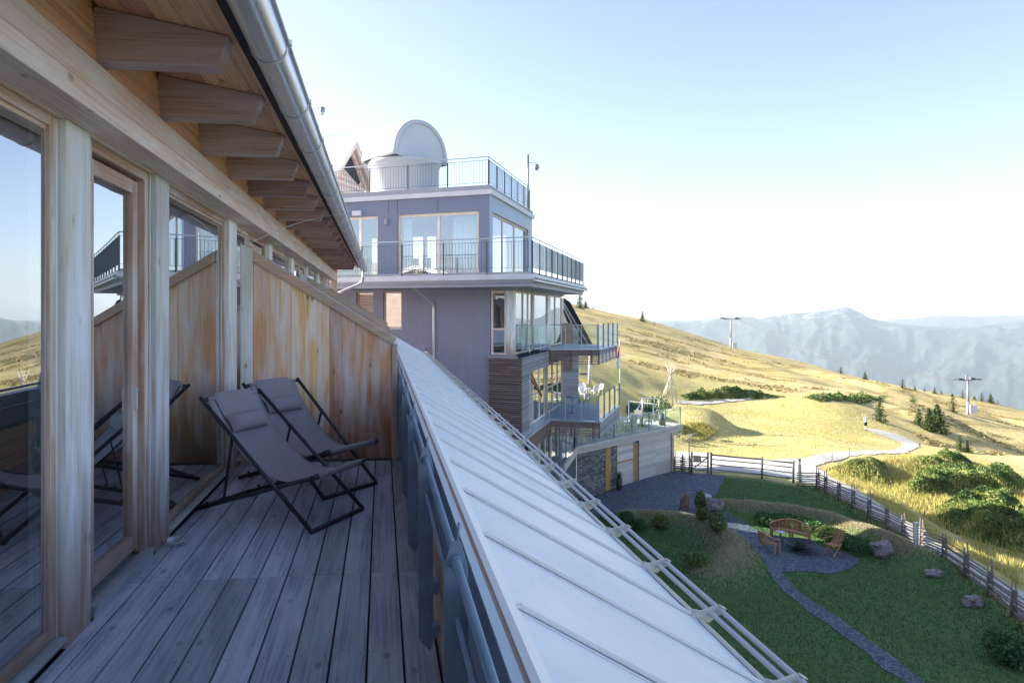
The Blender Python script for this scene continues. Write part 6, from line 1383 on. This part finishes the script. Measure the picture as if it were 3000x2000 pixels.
def flagpart(z0, z1, m):
    mb = MB(); rows = []
    for z in np.linspace(z0, z1, 8): rows.append([(g.x-.06-.30*s*(.6+.4*math.sin(z*2)), g.y+.07*math.sin(s*9+z*2), g.z+z-.1*s) for s in np.linspace(0, 1, 9)])
    mb.grid(rows); mb.build('flag_stripe', m, t, solid=.01)
flagpart(hf*.92, hf*.74, 'red'); flagpart(hf*.74, hf*.58, 'cloth')
def white_chair():
    r = thing('garden_chair', (0, 0, 0), 'x', 'chair', 'white chairs on the sunlit back terrace'); mb = MB(); mb.box(-.24, .24, -.24, .24, .40, .44); mb.build('seat', 'cloth', r, local=True); mb = MB(); mb.hexa([(-.24, .2, .44), (.24, .2, .44), (.24, .24, .44), (-.24, .24, .44), (-.24, .34, .9), (.24, .34, .9), (.24, .38, .9), (-.24, .38, .9)]); mb.build('backrest', 'cloth', r, local=True)
    for sx, sy in ((-1, -1), (1, -1), (1, 1), (-1, 1)): mb = MB(); mb.bar((sx*.21, sy*.21, 0), (sx*.2, sy*.2, .42), .035, .035, up=(0, 1, 0)); mb.build('leg', 'cloth', r, local=True)
    return r
wc = white_chair()
for i, (u, v, l) in enumerate([(1706, 1150, 'leftmost'), (1722, 1146, 'second from left'), (1741, 1152, 'third from left'), (1755, 1148, 'rightmost'), (1712, 1162, 'nearest')]):
    o = wc if i == 0 else copy_tree(wc); tag(o, f'white garden chair on the sunlit back terrace, {l} of the five'); o.location = gnd(u, v+6); o.rotation_euler = (0, 0, i*1.7); o.scale = (1., 1., 1.)
g = gnd(1727, 1126); mb = MB(); mb.tube([g-V3(.1), g+Vector((.05, 0, 2.6))], .14, 8, radii=[.17, .13]); tag(mb.build('pale_trunk', 'pale'), 'pale bare tree trunk standing beyond the back terrace', 'trunk')
g = gnd(1707, 1112); t = thing('net_swing', g+V3(0), 'dark oval nest swing beside the pale trunk', 'swing'); mb = MB(); c = g+V3(.55); mb.lathe(c, [(0, -.12), (.35, -.06), (.5, .02), (.47, .05), (0, -.06)], 20); mb.build('nest', 'dark', t); mb = MB()
for k in range(4): a = k*1.57; mb.tube([c+Vector((.45*math.cos(a), .45*math.sin(a), 0)), c+Vector((0, 0, 1.7))], .015, 5)
mb.build('ropes', 'rope', t)
# furniture and plants on the glass fenced terrace
def terr(s, back, z=0): d = (Tp-Bk).normalized(); n = Vector((-d.y, d.x, 0)); p = Bk+d*s+n*back; return Vector((p.x, p.y, TZ+z))
def terrace_set(loc, rot, label, m='pale'):
    t = thing('terrace_table', loc, label+' table', 'table', 'tables on the glass fenced terrace'); mb = MB(); R = Matrix.Rotation(rot, 4, 'Z'); X = R@Vector((.6, 0, 0)); Y = R@Vector((0, .38, 0)); mb.obox(loc+V3(.73), X, Y, V3(.02)); mb.build('tabletop', m, t)
    for sx in (-1, 1):
        for sy in (-1, 1): mb = MB(); p = loc+X*sx*.85+Y*sy*.8; mb.bar(p, p+V3(.72), .05, .05, up=(0, 1, 0)); mb.build('leg', m, t)
_w = M['cloth']; M['cloth'] = M['pale']; ch0 = white_chair(); M['cloth'] = _w; ch0['group'] = 'chairs on the glass fenced terrace'
spots = [(1.6, 1.6, .3, 'nearest'), (4.2, 1.7, .9, 'second'), (6.4, 1.5, .5, 'third'), (8.4, 1.7, 1.1, 'farthest')]; first = True
for s, b, r_, nm in spots:
    lc = terr(s, b); terrace_set(lc, r_, f'pale wooden {nm} terrace')
    for k, (dx, dy, rr_) in enumerate(((.0, -.75, math.pi), (.0, .75, 0), (.95, .0, -1.57))):
        o = ch0 if first else copy_tree(ch0); first = False; tag(o, f'pale chair at the {nm} table on the glass fenced terrace, {("front side", "back side", "end side")[k]}'); R = Matrix.Rotation(r_, 4, 'Z'); o.location = lc+R@Vector((dx, dy, 0)); o.rotation_euler = (0, 0, r_+rr_)
def potted(loc, ph, pw, hh_, w_, m, label, n=500, size=.07):
    t = thing('potted_plant', loc, label, 'plant'); mb = MB(); mb.lathe(loc, [(0, 0), (pw*.38, 0), (pw*.5, ph), (pw*.44, ph), (pw*.42, ph-.06), (0, ph-.06)], 20); mb.build('pot', 'potgrey', t)
    u = RNG.normal(size=(n, 3)); u /= np.linalg.norm(u, axis=1)[:, None]; P = u*(RNG.random(n)**.4)[:, None]*np.array([w_/2, w_/2, hh_/2])+np.array(loc)+np.array([0, 0, ph+hh_*.45]); cloud('foliage', P, size*RNG.uniform(.7, 1.3, n), m, t)
    mb = MB(); mb.tube([loc+V3(ph-.06), loc+V3(ph+hh_*.6)], .02, 6); mb.build('stem', 'bark', t)
potted(terr(10.2, .9), .75, .5, 1.5, .9, 'bushy', 'tall leafy plant in a dark pot in the terrace corner')
potted(terr(6.6, 5.2), .4, .6, 1.9, 1.2, 'leaf', 'dark bushy shrub at the back of the glass fenced terrace', 900, .09)
g = fq(1814, 1432); t = thing('entrance_planter', g, 'tall dark planter with spiky plant beside the garage panels', 'planter'); mb = MB(); mb.lathe(g, [(0, 0), (.15, 0), (.19, .62), (.16, .62), (.15, .56), (0, .56)], 20); mb.build('pot', 'potgrey', t)
P = np.array([[g.x+RNG.normal()*.05, g.y+RNG.normal()*.05, g.z+.56] for _ in range(90)]); o = blades('spiky_leaves', P, RNG.uniform(.3, .6, 90), 'leaf', kind=None, wid=.018, lean=.5, parent=t)
g = terr(9.0, 1.6); t = thing('parasol_stand', g, 'closed parasol pole with a round foot on the terrace', 'parasol stand'); mb = MB(); mb.tube([g, g+V3(1.9)], .035, 8); mb.build('pole', 'steel', t); mb = MB(); mb.lathe(g, [(0, .08), (.3, .06), (.32, 0)], 20); mb.build('foot', 'potgrey', t)
g = gnd(1856, 1222); h0 = ray(g.x*ST+g.y*CT, 1883, 1168); h1 = ray((g.x*ST+g.y*CT)+1, 1931, 1166); t = thing('slide_frame', g, 'white pole frame with leaning pole behind the glass fenced terrace', 'play frame'); mb = MB(); mb.tube([g, h0], .06, 8); mb.tube([h0, h1], .05, 8); mb.tube([h1, Vector((h1.x, h1.y, gz(h1.x, h1.y)))], .05, 8); mb.tube([h0, Vector((h0.x+.2, h0.y+1, gz(h0.x, h0.y)))], .05, 8); mb.build('poles', 'whitetrim', t)
mb = MB()
for k in range(5): p = h0.lerp(h1, k/5+.1); mb.tube([p, p-V3(.8)], .02, 5)
mb.build('hanging_ropes', 'cloth', t)
g = gnd(2000, 1292); t = thing('branch_pile', g, 'loose pile of pale branches at the foot of the grassy heap', 'branch pile')
for k in range(16): mb = MB(); a = random.uniform(-.9, .6); L = random.uniform(.5, 1.1); c = g+Vector((random.uniform(-.8, 1.2), random.uniform(-.5, .5), .15+.03*k)); mb.tube([c-Vector((math.cos(a), .3, .3))*L*.5, c, c+Vector((math.cos(a), .2, .5*math.sin(a)+.3))*L*.5], .018, 5); mb.build('branch', 'pale', t)
# ------------------------------------------------------------------ the walker on the path
def person(g, face):
    r = thing('person', g, 'person in white shirt and dark shorts standing on the sandy path', 'person'); me = bpy.data.meshes.new('body')
    J = [(0, 0, .95, .13), (0, 0, 1.12, .12), (0, 0, 1.32, .145), (0, .0, 1.47, .07), (0, .01, 1.56, .055), (0, .02, 1.64, .095), (0, .02, 1.73, .085),
         (.09, 0, .88, .09), (.11, .03, .50, .06), (.12, -.02, .10, .042), (.12, .12, .04, .04), (-.09, 0, .88, .09), (-.12, -.03, .50, .06), (-.14, -.08, .10, .042), (-.14, .05, .04, .04),
         (.19, 0, 1.42, .055), (.33, .03, 1.56, .042), (.28, .08, 1.82, .033), (.27, .09, 1.92, .035), (-.19, 0, 1.42, .055), (-.34, .03, 1.55, .042), (-.30, .08, 1.81, .033), (-.29, .09, 1.90, .035)]
    E_ = [(0, 1), (1, 2), (2, 3), (3, 4), (4, 5), (5, 6), (0, 7), (7, 8), (8, 9), (9, 10), (0, 11), (11, 12), (12, 13), (13, 14), (2, 15), (15, 16), (16, 17), (17, 18), (2, 19), (19, 20), (20, 21), (21, 22)]
    me.from_pydata([j[:3] for j in J], E_, []); o = bpy.data.objects.new('body', me); COL.objects.link(o); o.parent = r; me.materials.append(M['skin'])
    md = o.modifiers.new('skin', 'SKIN'); md.use_smooth_shade = True; sv_ = me.skin_vertices[0].data
    for i, j in enumerate(J): sv_[i].radius = (j[3], j[3]*.85)
    sv_[0].use_root = True; q = o.modifiers.new('sub', 'SUBSURF'); q.levels = 2; q.render_levels = 2
    mb = MB(); mb.lathe((0, 0, 0), [(.15, .92), (.155, 1.05), (.165, 1.25), (.185, 1.36), (.17, 1.44), (.08, 1.50)], 18)
    for s in (-1, 1): mb.tube([(s*.14, 0, 1.42), (s*.26, .015, 1.50)], .07, 10, radii=[.08, .06])
    mb.build('shirt', 'cloth', r, local=True); mb = MB(); mb.lathe((0, 0, 0), [(.16, .96), (.165, .85), (.15, .80)], 16)
    for s in (-1, 1): mb.tube([(s*.085, 0, .86), (s*.11, .01, .52)], .1, 12, radii=[.105, .095])
    mb.build('shorts', 'iron', r, local=True); mb = MB(); mb.lathe((0, .0, 0), [(.0, 1.80), (.08, 1.78), (.105, 1.70), (.10, 1.62), (.06, 1.58)], 14); mb.build('hair', 'dry', r, local=True)
    for s, y in ((1, .05), (-1, -.02)): mb = MB(); mb.box(s*.13-.05, s*.13+.05, y-.1, y+.16, .0, .09); mb.build('shoe', 'iron', r, local=True, bevel=.02)
    r.location = g; r.rotation_euler = (0, 0, face)
person(gnd(2536, 1260), .2)
